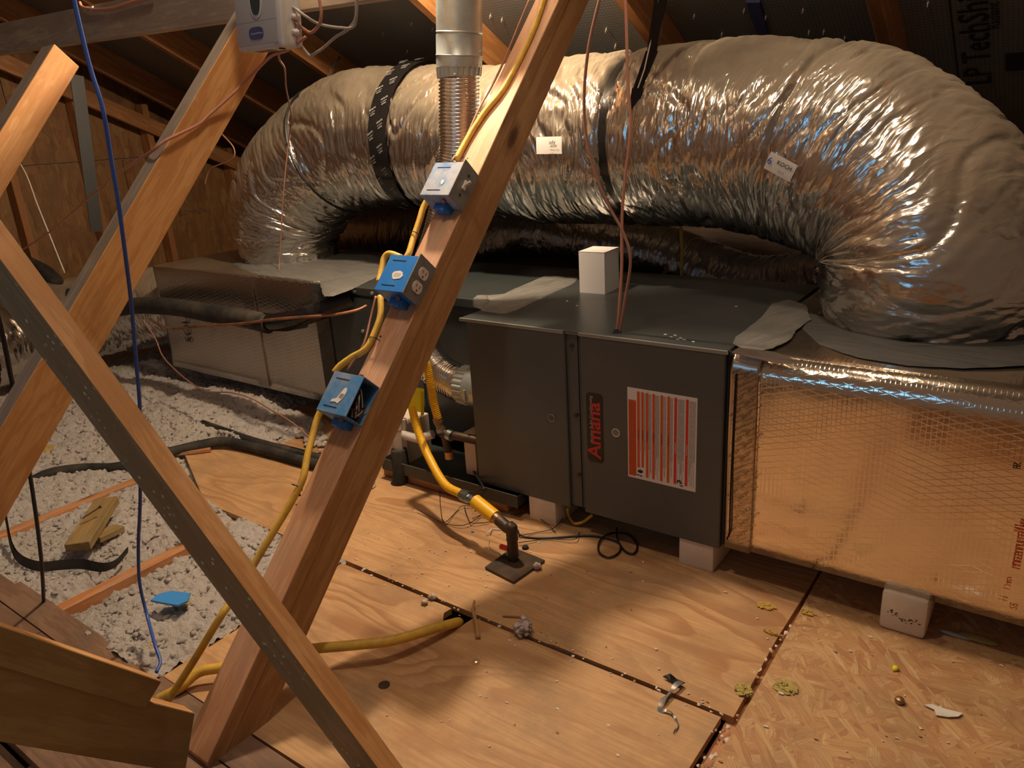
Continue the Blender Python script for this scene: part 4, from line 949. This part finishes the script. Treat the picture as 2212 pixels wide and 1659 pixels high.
# ------------------------------------------------------------------ electrical boxes on the post
def ebox(pxc, mat, label, cover, seed):
    """pxc = pixel of the cover plate's upper inner corner (on the post ridge)"""
    up = du; outw = nn; xin = -VX
    base = X(pxc[0], pxc[1], UPX + .002)                       # on the ridge
    # snap to ridge line
    s = (base - re).dot(du); base = re + du * s + VX * .002
    L_, Wd, D = .104, .060, .102
    o = base - up * (.114 / 2)                                  # centre of the cover edge lying on the ridge
    t = thing('outlet_box' if cover != 'switch' else 'switch_box', o, label, 'electrical box', 'blue electrical boxes nailed to the post')
    c = o + outw * (Wd / 2 + .002) + xin * (D / 2)
    m = MB(); th = .0025
    # open box: back, four walls
    def pan(cc, dim): m.obox(cc, VX, up, outw, dim, .0008)
    pan(c - VX * (D / 2 - th / 2), (th, L_, Wd)); pan(c + outw * (Wd / 2), (D, L_, th)); pan(c - outw * (Wd / 2 - th), (D, L_, th)); pan(c + up * (L_ / 2 - th / 2), (D, th, Wd)); pan(c - up * (L_ / 2 - th / 2), (D, th, Wd))
    bx = m.build('shell', mat, t)
    MB().obox(c - up * (L_ / 2 + .009) - outw * .016, VX, up, outw, (.045, .018, .028), .003).build('nail_lug', 'blue', t)
    MB().obox(c - up * (L_ / 2 + .012) - outw * .006 + VX * .012, VX, up, outw, (.012, .022, .012), .002).build('clamp_tab', 'blue', t)
    MB().obox(c + up * (L_ / 2 + .004) - outw * .02, VX, up, outw, (.03, .008, .02), .002).build('nail_lug', 'blue', t)
    for sg in (1, -1):
        q_ = c + up * sg * (L_ / 2 + .003) + outw * .012 + VX * .020; MB().cyl(q_, q_ + up * sg * .006, .006, 12).build('nail_head', 'copper', t)
    for sg in (1, -1):
        MB().obox(c + outw * (Wd / 2 + .0015) + up * sg * (L_ / 2 - .016) - VX * .012, VX, up, outw, (.045, .0016, .0012)).build('ridge', 'black', t)
    # torn paper label
    random.seed(seed); pts = []; lc = c + outw * (Wd / 2 + .0018) - up * .006 + VX * (.004 if seed != 3 else .006)
    if seed == 2: shape = [(math.cos(a) * (.016 + .004 * random.random()), math.sin(a) * (.011 + .003 * random.random())) for a in [k * PI / 9 for k in range(18)]]
    elif seed == 1: shape = [(.002, .002), (.008, -.004), (.006, -.012), (.002, -.014), (-.002, -.007), (-.003, 0)]
    else: shape = [(.010, .022), (.002, .021), (-.002, .010), (-.006, .0), (-.010, -.008), (-.022, -.012), (-.024, -.019), (-.008, -.017), (.002, -.020), (.008, -.010), (.013, .002), (.013, .014)]
    MB().prism([lc + VX * a + up * b for a, b in shape], outw * .0006).build('torn_sticker', 'white', t)
    if seed != 1:
        m = MB()
        for k in range(7):
            a = (-.010 + k * .0032) if seed == 2 else (-.004 + k * .0018); h = .006
            m.prism([lc + outw * .0007 + VX * a + up * (-h), lc + outw * .0007 + VX * (a + .0009) + up * (-h), lc + outw * .0007 + VX * (a + .0009 + (0 if seed == 2 else .004)) + up * h, lc + outw * .0007 + VX * (a + (0 if seed == 2 else .004)) + up * h], outw * .0002)
        m.build('barcode', 'grey_ink', t)
    if cover:
        pc = o + outw * (.035) + VX * .002
        MB().obox(pc, VX, up, outw, (.0035, .114, .070), .0015).build('cover_plate', 'plate', t)
        if cover == 'switch':
            MB().obox(pc + VX * .004, VX, up, outw, (.006, .026, .011), .001).build('switch_surround', 'ivory', t)
            dd = (VX * .75 + up * .66).normalized(); MB().obox(pc + VX * .010 + up * .004, dd, outw, dd.cross(outw), (.022, .008, .006), .001).build('toggle', 'ivory', t)
            for sg in (1, -1): MB().cyl(pc + up * sg * .030, pc + up * sg * .030 + VX * .003, .0038, 10).build('screw', 'pipe', t)
        else:
            for sg in (1, -1):
                cc = pc + up * sg * .0195; pts = []
                for k in range(28):
                    a = 2 * PI * k / 28; x_ = math.cos(a) * .0168; y_ = max(-.0142, min(.0142, math.sin(a) * .0172)); pts.append(cc + VX * .0018 + outw * x_ + up * y_)
                rc = MB().prism(pts, VX * .003).build('receptacle', 'ivory', t)
                for ox, oy, sx, sy in ((-.0062, .003, .0085, .0017), (.0062, .003, .007, .0017)):
                    MB().obox(cc + VX * .0049 + outw * ox + up * oy, VX, up, outw, (.0006, sx, sy)).build('slot', 'ink', rc)
                MB().cyl(cc + VX * .0046 - up * .0085, cc + VX * .0052 - up * .0085, .0026, 10).build('ground_hole', 'ink', rc)
            MB().cyl(pc + VX * .0015, pc + VX * .0035, .003, 10).build('screw', 'plate', t)
    else:
        random.seed(4)
        for k, (mt, nwire) in enumerate((('white_wire', 5), ('copper', 3), ('black_wire', 4))):
            for w_ in range(nwire):
                a0 = c - VX * .02 + up * random.uniform(-.03, .035) + outw * random.uniform(-.02, .02)
                pts = [a0, a0 + VX * .045 + up * random.uniform(-.02, .02), c + VX * random.uniform(.035, .052) + up * random.uniform(-.035, .03) + outw * random.uniform(-.022, .022), c + VX * random.uniform(.02, .05) + up * random.uniform(-.04, -.01) + outw * random.uniform(-.022, .02), c + VX * .045 + up * random.uniform(-.044, -.03) + outw * random.uniform(-.02, .01)]
                MB().tube(spline(pts, 6), .0019 if mt != 'copper' else .0010, 5).build('wire', mt, t, True)
        MB().tube([c + VX * .036 - up * .028 + outw * .0, c + VX * .046 - up * .012 + outw * .006], [.005, .0025], 8).build('wire_nut', 'red', t)
    return t
ebox((1037, 386), 'blue_dust2', 'dusty blue box with grey toggle switch plate, topmost of the three on the post', 'switch', 1)
ebox((942, 582), 'blue', 'bright blue box with duplex outlet plate, middle of the three on the post', 'outlet', 2)
ebox((820, 832), 'blue_dust', 'open blue box with tangled wires showing, lowest of the three on the post', None, 3)

# ------------------------------------------------------------------ cables on the post
def cable(name, pts, r, mat, label, cat='cable', seg=8, n=8, flat=1.): return tag(MB().tube(spline(pts, n), r, seg, flat=flat).build(name, mat, smooth='all'), label, cat)
t = thing('feed_cable', onpost(1100, 170), 'yellow sheathed cable stapled down the post from box to box', 'cable')
for seg_ in ([(1188, -40, .006), (1150, 70, .007), (1092, 185, .007), (1045, 245, .008), (1010, 300, .008), (985, 345, .012)],
             [(928, 425, .012), (915, 448, .010), (905, 480, .007), (893, 515, .007), (884, 545, .010), (874, 562, .010)], [(866, 556, .008), (842, 548, .010), (830, 558, .008), (824, 585, .004), (818, 610, .004)],
             [(822, 640, .014), (822, 680, .010), (812, 712, .008), (792, 752, .008), (760, 772, .010), (735, 790, .012), (722, 805, .012)],
             [(703, 872, .012), (688, 898, .010), (678, 930, .008), (664, 985, .008), (652, 1040, .007), (620, 1100, .007), (590, 1150, .007), (555, 1208, .007), (520, 1270, .015), (478, 1330, .045), (420, 1425, .02), (362, 1515, .0)]):
    MB().tube(spline([onpost(a, b, c) for a, b, c in seg_], 8), .0085, 10).build('cable_run', 'yellow', t, 'all')
for px, py in ((989, 342), (898, 508), (812, 735), (645, 1052), (548, 1060)):
    if px == 548: continue
    p = onpost(px, py, .002); MB().tube(spline([p - VX * .014, p - VX * .009 + nn * .015, p + VX * .009 + nn * .015, p + VX * .014], 4), .0012, 6).build('staple', 'ink', t, True)
t = thing('thermostat_wire', onpost(1100, 120), 'thin brown wire beside the yellow cable on the post', 'wire')
for seg_ in ([(1160, -40, .003), (1118, 60, .003), (1085, 140, .003), (1060, 190, .003), (1035, 235, .004), (1005, 300, .004), (975, 350, .02)], [(812, 640, .02), (800, 690, .012), (785, 745, .012), (750, 800, .010)]):
    MB().tube(spline([onpost(a, b, c) for a, b, c in seg_], 8), .0032, 6).build('wire_run', 'brown_wire', t, 'all')

cable('power_cable', [Z(992, 1345, -.02), Z(985, 1345, .012), Z(940, 1357, .035), Z(850, 1383, .055), Z(770, 1393, .06), Z(690, 1400, .06), Z(600, 1410, .055), Z(490, 1440, .04), Z(430, 1452, .035), Z(385, 1488, .015), Z(340, 1512, -.01)], .0125, 'yellow', 'fat yellow cable arching over the plywood out of the floor notch', seg=12)
cable('blue_cable', [Y(150, -60, -1.0), Y(160, 0, -1.0), Y(178, 80, -1.0), Y(196, 150, -1.0), Y(222, 235, -1.0), Y(238, 330, -1.0), Y(256, 440, -1.0), Y(272, 560, -1.0), Y(284, 660, -1.0), Y(294, 780, -1.0), Y(302, 880, -1.0), Y(302, 980, -1.0), Y(303, 1080, -1.0), Y(299, 1180, -1.01), Y(302, 1260, -1.02), Y(318, 1330, -1.03), Z(334, 1390, .075), Z(346, 1428, .055), Z(338, 1452, .05)], .0042, 'blue_wire', 'long blue cable hanging down past the cross brace onto the insulation')
cable('black_cable', [Y(-30, 600, -1.15), Y(0, 700, -1.15), Y(25, 820, -1.15), Y(48, 930, -1.14), Y(64, 1020, -1.13), Y(80, 1130, -1.12), Y(90, 1220, -1.11), Y(95, 1308, -1.10)], .0052, 'black_wire', 'black cable hanging at the far left edge')
cable('brown_wire', [Y(1312, -60, .045), Y(1295, 0, .045), Y(1272, 100, .045), Y(1262, 200, .045), Y(1266, 290, .045), Y(1288, 380, .045), Y(1318, 450, .045), Y(1345, 500, .045), Y(1362, 560, .045), Y(1350, 650, .045), Y(1338, 722, .045)], .0042, 'brown_wire', 'thin brown wire hanging left of its twin and bowing to the left')
cable('brown_wire', [Y(1348, -60, .05), Y(1353, 50, .05), Y(1356, 170, .05), Y(1362, 280, .05), Y(1352, 370, .05), Y(1344, 460, .05), Y(1343, 580, .05), Y(1338, 660, .05), Y(1332, 722, .05)], .0042, 'pink_wire', 'thin brown wire hanging straight into the furnace top hole')
cable('pink_wire', [Y(660, 80, -.60), Y(622, 108, -.60), Y(585, 122, -.60), X(548, 158, -.05), X(500, 205, -.07), X(450, 250, -.083), X(430, 268, -.083), X(390, 288, -.08), X(355, 305, -.08), X(330, 325, -.1), Y(300, 345, -.82), Y(240, 385, -.70), Y(225, 405, -.66), Y(200, 420, -.6), Y(150, 465, -.5), Y(95, 510, -.4), Y(30, 550, -.3)], .0034, 'pink_wire', 'pinkish wire running from the control box across the orange board')
cable('white_wire', [Y(42, 350, -.3), Y(60, 385, -.3), Y(80, 440, -.3), Y(100, 490, -.3), Y(120, 540, -.3), Y(140, 590, -.3)], .003, 'white_wire', 'short thin white wire hanging in front of the gable wall')
cable('brown_wire', [Y(308, 690, .0), Y(335, 730, .0), Y(352, 770, -.02), Y(385, 805, -.04), Y(420, 832, -.06), Y(450, 846, -.08), Y(500, 848, -.08), Y(545, 862, -.06), Y(590, 888, -.06), Y(630, 912, -.06), Y(668, 944, -.06)], .0032, 'brown_wire', 'thin brown wire sagging from the black line to the insulation')
cable('sensor_wire', [Y(604, 108, -.58), Y(603, 128, -.55), Y(615, 150, -.3), Y(618, 190, 0), Y(626, 230, .2), Y(630, 260, .3), Y(624, 300, .38), Y(612, 420, .385), Y(604, 560, .38), Y(598, 612, .30)], .0028, 'brown_wire', 'thin brown wire falling from the control box over the left elbow')
cable('sensor_wire', [Y(480, 290, .3), Y(505, 320, .3), Y(500, 345, .3), Y(455, 365, .3), Y(442, 400, .3)], .003, 'brown_wire', 'short brown wire curling in the dark behind the orange board')

# ------------------------------------------------------------------ control box
t = thing('control_box', Y(572, 60, -.50), 'pale grey plastic control box with dark oval display at the top', 'control box')
cl_, cr_ = Y(515, 114, -.64), Y(612, 101, -.64); ex = (cr_ - cl_).normalized(); ct_ = Y(532, -30, -.63); ey = (ct_ - cl_); ey = (ey - ex * ey.dot(ex)).normalized(); ez = ex.cross(ey); ez = ez if ez.y < 0 else -ez
Wc = (cr_ - cl_).length; Hc = .235; c = cl_ + ex * Wc / 2 + ey * Hc / 2
MB().obox(c - ez * .02, ex, ey, ez, (Wc, Hc, .045), .010).build('housing', 'plastic_grey', t, True)
MB().obox(c + ez * .003, ex, ey, ez, (Wc * .88, Hc * .92, .004), .0015).build('front_panel', 'plastic_panel', t, True)
MB().obox(c - ez * .045, ex, ey, ez, (Wc * 1.04, Hc * .96, .012), .004).build('back_plate', 'plastic_grey', t, True)
def oval(cx, cy, a, b, k, mat, name, par, sq=3.2):
    pts = []
    for i in range(36):
        an = 2 * PI * i / 36; cs, sn = math.cos(an), math.sin(an); pts.append(c + ex * (cx + a * math.copysign(abs(cs) ** (2 / sq), cs)) + ey * (cy + b * math.copysign(abs(sn) ** (2 / sq), sn)) + ez * k)
    return MB().prism(pts, ez * .0012).build(name, mat, par)
oval(.004, -.006, .022, .050, .005, 'plastic_grey', 'display_bezel', t, 2.6)
sc_ = oval(.004, -.006, .0165, .044, .0062, 'screen', 'display', t, 2.6)
for i, s_ in enumerate(('ZONE', 'HEAT', 'COOL', 'FAN')): text(s_, .0055, c + ex * -.005 + ey * (.022 - i * .012) + ez * .0076, ex, ey, 'silver_ink', sc_, 'lettering', .0002)
bd_ = oval(-.002, -.085, .024, .0125, .005, 'navy', 'badge', t)
text('Honeywell Home', .0055, c + ex * -.019 + ey * -.087 + ez * .0063, ex, ey, 'white', bd_, 'lettering', .0002)
MB().obox(c + ez * .0045 - ey * .062, ex, ey, ez, (Wc * .86, .0008, .001)).build('cover_seam', 'grey_ink', t)
m = MB()
for k in range(14): m.obox(c - ey * (Hc / 2 + .0002) + ex * (-.03 + k * .0042) - ez * .018, ex, ey, ez, (.0016, .001, .018))
m.build('vent_slots', 'grey_ink', t, kind='stuff')
MB().cyl(c - ey * (Hc / 2 - .001) + ex * (Wc * .38) - ez * .012, c - ey * (Hc / 2 + .0015) + ex * (Wc * .38) - ez * .012, .007, 14).build('cable_port', 'ink', t)
for k, (o_, sx) in enumerate(((-.085, .012), (-.055, .008), (.06, .012))): MB().ball(c + ex * (Wc / 2 + .003) + ey * o_ - ez * .035, .009, .2, 1, (.6, 1.4, .8)).build('terminal_lug', 'white', t, True)
cable('loop_wire', [Y(633, 15, -0.60), Y(660, 35, -0.60), Y(690, 52, -0.58), Y(735, 60, -0.56), Y(765, 55, -0.55), Y(772, 0, -0.55), Y(776, -40, -0.55)], .0032, 'white_wire', 'upper off-white wire looping right of the control box')
cable('loop_wire', [Y(632, 74, -0.59), Y(650, 98, -0.58), Y(668, 120, -0.57), Y(676, 118, -0.57), Y(700, 102, -0.56), Y(725, 80, -0.56), Y(750, 65, -0.55), Y(768, 40, -0.55), Y(770, 0, -0.55), Y(772, -30, -0.55)], .0032, 'white_wire', 'lower off-white wire with a sharp kink right of the control box')
cable('loop_wire', [Y(630, 30, -0.60), Y(638, 48, -0.60), Y(655, 62, -0.59), Y(672, 70, -0.58), Y(688, 55, -0.58), Y(694, 30, -0.58), Y(688, -10, -0.58), Y(680, -40, -0.58)], .0034, 'pink_wire', 'pink wire looping right of the control box')
cable('beam_wire', [Y(172, 5, -.475), Y(178, 15, -.478), Y(200, 20, -.479), Y(240, 18, -.479), Y(280, 6, -.479), Y(330, -8, -.479)], .0045, 'pink_wire', 'short pink wire tacked to the grey beam')
tag(MB().tube(spline([Y(197, 24, -.476), Y(198, 17, -.486), Y(202, 14, -.482)], 3), .0022, 6).build('wire_clip', 'white'), 'tiny white clip holding the pink wire on the grey beam', 'clip')

# ------------------------------------------------------------------ box on the furnace
a0, a1, a2_ = Z(1252.5, 632, ZT), Z(1307, 636, ZT), Z(1345, 622, ZT)
t = thing('white_box', (a0 + a2_) / 2, 'small plain white cardboard box standing on top of the furnace', 'box')
e1_ = (a1 - a0); e2_ = Vector((-e1_.y, e1_.x, 0)).normalized() * ((a2_ - a1).length); hb_ = .141
m = MB(); pts = [a0, a1, a1 + e2_, a0 + e2_]; m.prism(pts, VZ * hb_); m.build('carton', 'card', t)
e1n = e1_.normalized(); e2n = e2_.normalized()
MB().prism([p + VZ * (hb_ + .0015) for p in (a0 - e1n * .001, a1 + e1n * .001, a1 + e1n * .001 + e2_, a0 - e1n * .001 + e2_)], VZ * .0012).build('lid_flap', 'card', t)
MB().prism([a1 + e1n * .0002, a1 + e1n * .0006 - e2n * .0004, a1 + e1n * .0006 - e2n * .0004 + VZ * hb_, a1 + e1n * .0002 + VZ * hb_], e2n * .0012).build('corner_crease', 'grey_ink', t)

# ------------------------------------------------------------------ things lying about
m = MB()
for k in range(60):
    a = random.uniform(0, 2 * PI); r = .022 * math.sqrt(random.random()); m.ball(Z(1132, 1356, .018) + Vector((r * math.cos(a), r * math.sin(a), random.uniform(-.012, .014))), random.uniform(.004, .010), .9, 1, (1, 1, .9), k)
tag(m.build('fibre_clump', 'clump', smooth='all'), 'round clump of pale insulation fibre on the plywood seam', 'debris')
tag(MB().tube(spline([Z(1025, 1298, .02), Z(1022, 1320, .012), Z(1030, 1350, .01), Z(1033, 1378, .006)], 5), [.003 + .004 * k / 15 for k in range(16)], 6).build('fibre_shred', 'splinter', smooth='all'), 'tapering tan fibre shred standing by the end of the fat yellow cable', 'debris')
tag(MB().tube([Z(1086, 1330, .004), Z(1136, 1332, .006)], .0025, 6).build('splinter', 'splinter'), 'short straight splinter just above the pale fibre clump', 'debris')
def ribbon(pp, w, mat, name, label, th=.001):
    m = MB(); vs = []; P = spline(pp, 5); n = len(P)
    for i, p in enumerate(P):
        d = (P[min(i + 1, n - 1)] - P[max(i - 1, 0)]).normalized(); sd = d.cross(VZ).normalized(); ww = w[0] + (w[1] - w[0]) * i / (n - 1); vs += [p - sd * ww + VZ * .002, p + sd * ww + VZ * .006 * math.sin(i * .7)]
    m.add(vs + [v + VZ * th for v in vs], [(2 * i, 2 * i + 1, 2 * i + 3, 2 * i + 2) for i in range(n - 1)] + [(2 * n + 2 * i, 2 * n + 2 * i + 2, 2 * n + 2 * i + 3, 2 * n + 2 * i + 1) for i in range(n - 1)])
    return tag(m.build(name, mat, smooth='all'), label, 'debris')
ribbon([Z(1472, 1474, .01), Z(1452, 1490, .012), Z(1434, 1512, .01), Z(1424, 1532, .006), Z(1448, 1540, .004), Z(1464, 1565, .003), Z(1455, 1588, .002)], (.006, .001), 'plate', 'foil_strip', 'twisted grey foil strip lying across the plywood seam')
tag(MB().prism([Z(1432, 1462, .006), Z(1448, 1456, .012), Z(1462, 1468, .006), Z(1480, 1476, .01), Z(1464, 1482, .004), Z(1448, 1472, .004)], VZ * .002).build('foil_scrap', 'black_tape'), 'small black foil scrap above the twisted grey strip', 'debris')
def chunk(px, py, sx, sy, sz, mat, name, label, sub=2, jit=.7, seed=0, cat='debris', z=.0): return tag(MB().ball(Z(px, py, z + sz * .8), 1., jit, sub, (sx, sy, sz), seed).build(name, mat, smooth='all'), label, cat)
chunk(1934, 1444, .008, .009, .006, 'tag', 'yellow_crumb', 'bright yellow crumb on the strand board', 1, seed=7)
chunk(2110, 1378, .045, .016, .004, 'olive_fibre', 'leaf_scrap', 'dull green flat scrap in the dark right of the tall foam block', 2, .3, 12)
chunk(2060, 1370, .035, .008, .004, 'plastic_panel', 'paper_scrap', 'pale lilac paper scrap in the dark beneath the foil duct', 2, .5, 13)
def tuft(px, py, sx, sy, mat, name, label, z=0., n=70, seed=0):
    rr = random.Random(seed); m = MB(); c = Z(px, py, z)
    for k in range(n):
        a = rr.uniform(0, 2 * PI); q = math.sqrt(rr.random()) * (1 + .35 * mn.noise(Vector((math.cos(a) * 2 + seed, math.sin(a) * 2, 0)))); l = rr.uniform(.10, .32)
        m.ball(c + Vector((sx * q * math.cos(a), sy * q * math.sin(a), .0015 + rr.random() * .006 * (1 - q * .6))), 1., .8, 1, (sx * l * rr.uniform(.6, 1.6), sy * l * rr.uniform(.6, 1.4), rr.uniform(.0012, .0035)), k)
    return tag(m.build(name, mat), label, 'debris')
tuft(1697, 1487, .022, .020, 'olive_fibre', 'fibre_tuft', 'yellow-green fibreglass tuft on the strand board', .0, 70, 1)
tuft(1605, 1492, .017, .018, 'olive_fibre', 'fibre_tuft', 'yellow-green fibreglass tuft on the seam edge of the plywood', .0, 70, 2)
tuft(1652, 1310, .022, .014, 'fibre', 'fibre_tuft', 'yellow fibreglass wisp in the shadow edge before the furnace', .0, 70, 3)
tuft(1745, 1325, .014, .010, 'fibre', 'fibre_tuft', 'small yellow fibreglass wisp at the corner of the strand board', .0, 70, 4)
tuft(1668, 1370, .020, .005, 'fibre', 'fibre_tuft', 'thin yellow fibreglass sliver on the edge of the plywood', .0, 70, 6)
tuft(395, 1302, .022, .02, 'olive_fibre', 'fibre_tuft', 'olive fibreglass tuft right of the blue scrap', .0, 70, 8)
tuft(318, 1398, .020, .017, 'fibre', 'fibre_tuft', 'orange-yellow fibreglass tuft near the tip of the blue cable', .0, 70, 9)
tuft(108, 970, .055, .03, 'fibre', 'fibre_tuft', 'large yellow fibreglass chunk near the knot of the orange board', .0, 70, 10)
tuft(430, 872, .03, .012, 'fibre', 'fibre_tuft', 'yellow fibreglass wisp on the far insulation heap', .05, 70, 11)
p = Z(1943, 1516, .002)
tag(MB().tube([p, p + VZ * .004, p + VZ * .009, p + VZ * .011], [.0095, .0105, .008, .003], 18).build('steel_plug', 'brass', smooth=True), 'round shiny metal plug on the strand board', 'plug')
tag(MB().prism([Z(x, y, .003) for x, y in ((1996, 1524), (2012, 1522), (2040, 1532), (2080, 1542), (2070, 1549), (2048, 1550), (2022, 1546), (2018, 1534))], VZ * .002).build('plaster_flake', 'pvc'), 'torn white plaster flake right of the shiny metal plug', 'debris')
p = Z(830, 1480, .001); tag(MB().cyl(p, p + VZ * .0016, .0135, 24).build('black_disc', 'pipe', smooth=True), 'small flat black disc on the shaded plywood', 'disc')
p = Z(1028, 1430, .001)
t = thing('knot_plug', p, 'pale knot plug glinting in the middle of the plywood grain swirl', 'plug')
MB().cyl(p, p + VZ * .001, .0115, 18).build('knot_rim', 'splinter', t, True); MB().ball(p + VZ * .001, .007, .3, 1, (1, .7, .35)).build('resin_bead', 'alu', t, True)
p = Z(1135, 1184, .001); tag(MB().tube([p, p + VZ * .007], [.011, .009], 16).build('rubber_cap', 'black', smooth=True), 'small black rubber cap just right of the gas riser', 'cap')
tag(MB().prism([Z(x, y, .03) for x, y in ((326, 1300), (345, 1286), (372, 1280), (412, 1285), (405, 1302), (385, 1311), (355, 1306))], Vector((0, 0, .006))).build('plastic_scrap', 'blue_scrap'), 'crumpled blue plastic scrap on the insulation', 'scrap')
t = thing('wood_scrap', Z(195, 1145, .02), 'olive timber offcut half sunk in the insulation', 'wood')
wa, wb = Z(168, 1182, .045), Z(232, 1082, .055)
board('offcut', wa + VZ * .0, wb, (wb - wa).cross(VZ), .075, .03, 'olive', t, bev=.002); board('offcut', Z(205, 1165, .02), Z(258, 1140, .01), VZ, .02, .05, 'olive', t)
tag(MB().tube([Z(178, 1120, .085), Z(212, 1098, .10), Z(218, 1094, .103)], [.0022, .0022, .006], 8).build('lag_bolt', 'pipe'), 'dark bolt lying on the olive offcut', 'bolt')
tag(MB().prism([Z(x, y, .004) for x, y in ((378, 985), (380, 982), (455, 970), (456, 976))], VZ * .012).build('lath_strip', 'joist'), 'thin orange lath strip along the upper edge of the plywood', 'wood')
chunk(492, 910, .03, .012, .006, 'joist', 'bark_scrap', 'small orange bark scrap by the far insulation heap', 1, .6, 5, z=.03)
# wires on the floor before the furnace
bc = [Z(1118, 1145, .02), Z(1128, 1158, .006), Z(1180, 1162, .005), Z(1260, 1157, .005), Z(1300, 1160, .006), Z(1336, 1172, .006), Z(1338, 1192, .006), Z(1315, 1204, .006), Z(1294, 1192, .006), Z(1296, 1168, .009), Z(1320, 1152, .01), Z(1356, 1154, .008), Z(1376, 1176, .006), Z(1370, 1195, .006), Z(1350, 1190, .006), Z(1334, 1165, .01), Z(1332, 1140, .02)]
cable('coiled_cable', bc, .0030, 'black_wire', 'black cable curled in two loops in the furnace shadow', 'cable', 8, 10)
cable('bent_cable', [(-.02, .03, .10), Z(1045, 1056, .10), Z(1030, 1066, .06), Z(1024, 1080, .04)], .0042, 'black_wire', 'short bent black cable beside the furnace corner')
for i, (pts, lab) in enumerate((([(900, 1100), (960, 1130), (1010, 1132), (1060, 1100), (1100, 1112), (1140, 1108), (1180, 1130), (1200, 1150)], 'longest dark tangle wire running before the left furnace corner'),
                ([(950, 1058), (952, 1098), (960, 1128), (985, 1106), (1000, 1092), (1030, 1096)], 'dark bent wire left of the gas hose nut'),
                ([(1003, 1095), (1012, 1122), (1022, 1130), (1060, 1126), (1045, 1112), (1020, 1120)], 'small dark wire loop under the yellow sleeve'),
                ([(1115, 1158), (1160, 1150), (1200, 1138), (1235, 1098), (1262, 1100)], 'thin dark wire rising under the furnace beside the yellow loop'),
                ([(1120, 1172), (1180, 1165), (1240, 1165), (1252, 1150)], 'thin straight dark wire beneath the coiled black cable'))):
    cable('loose_wire', [Z(x, y, .004 if k % 2 else .012) for k, (x, y) in enumerate(pts)], .0014, 'black_wire', lab, 'wire', 6, 7)
cable('yellow_loop', [Z(1226, 1098, .06), Z(1228, 1112, .02), Z(1240, 1130, .01), Z(1258, 1128, .02), Z(1280, 1112, .05)], .005, 'yellow', 'loop of yellow cable drooping under the furnace')
cable('white_string', [Z(1050, 1155, .004), Z(1058, 1148, .012), Z(1064, 1142, .006), Z(1080, 1144, .004)], .0018, 'white', 'bit of white string left of the gas riser', 'string')
cable('green_wire', [Z(1056, 1162, .01), Z(1058, 1182, .004), Z(1075, 1192, .004), Z(1082, 1198, .004)], .0012, 'olive_fibre', 'thin green wire left of the base plate', 'wire')
chunk(1021, 1148, .006, .004, .003, 'blue_scrap', 'blue_crumb', 'tiny blue plastic crumb in the hose shadow', 1, .5, 3)
chunk(1160, 1222, .012, .012, .009, 'clump', 'fibre_clump', 'small fibre clump on the right corner of the base plate', 2, .9, 8, z=.006)
chunk(935, 1290, .011, .011, .009, 'clump', 'fibre_clump', 'small fibre clump straddling the plywood seam above the yellow cable', 2, .9, 9)
chunk(917, 1302, .009, .009, .008, 'clump', 'fibre_clump', 'smallest fibre clump left of its pair on the plywood seam', 2, .9, 10)
cable('tan_strip', [Z(730, 1462, .001) , Z(732, 1462, .001)], .001, 'splinter', 'tiny splinter beside the cross brace', 'debris') if 0 else None
random.seed(12); m = MB(); m2 = MB()
for k in range(210):
    if k % 3 == 0: x = random.uniform(.45, 1.09); y = random.uniform(-1.2, -.03)
    elif k % 3 == 1: x = random.uniform(-.1, 1.08); y = -.498 + random.gauss(0, .02)
    else: x = random.uniform(1.1, 1.75); y = random.uniform(-.9, -.02)
    (m if k % 4 else m2).ball((x, y, .002), random.uniform(.0010, .0036), .9, 1, (random.uniform(.7, 2), random.uniform(.6, 1.4), .6), k)
for k in range(70):
    y = random.uniform(-1.2, .1); (m if k % 3 else m2).ball((1.09 + random.gauss(0, .008), y, -.002), random.uniform(.002, .006), .9, 1, (1, 1.4, .6), k)
for k in range(90): m.ball((random.uniform(-.2, .35), random.uniform(-.45, -.08), .002), random.uniform(.0010, .0030), .9, 1, (1.4, 1, .6), k)
tag(m.build('pale_crumbs', 'chip'), 'scattered pale crumbs and flakes on the floor panels', 'debris', kind='stuff')
tag(m2.build('dark_crumbs', 'splinter'), 'scattered dark wood crumbs on the floor panels', 'debris', kind='stuff')
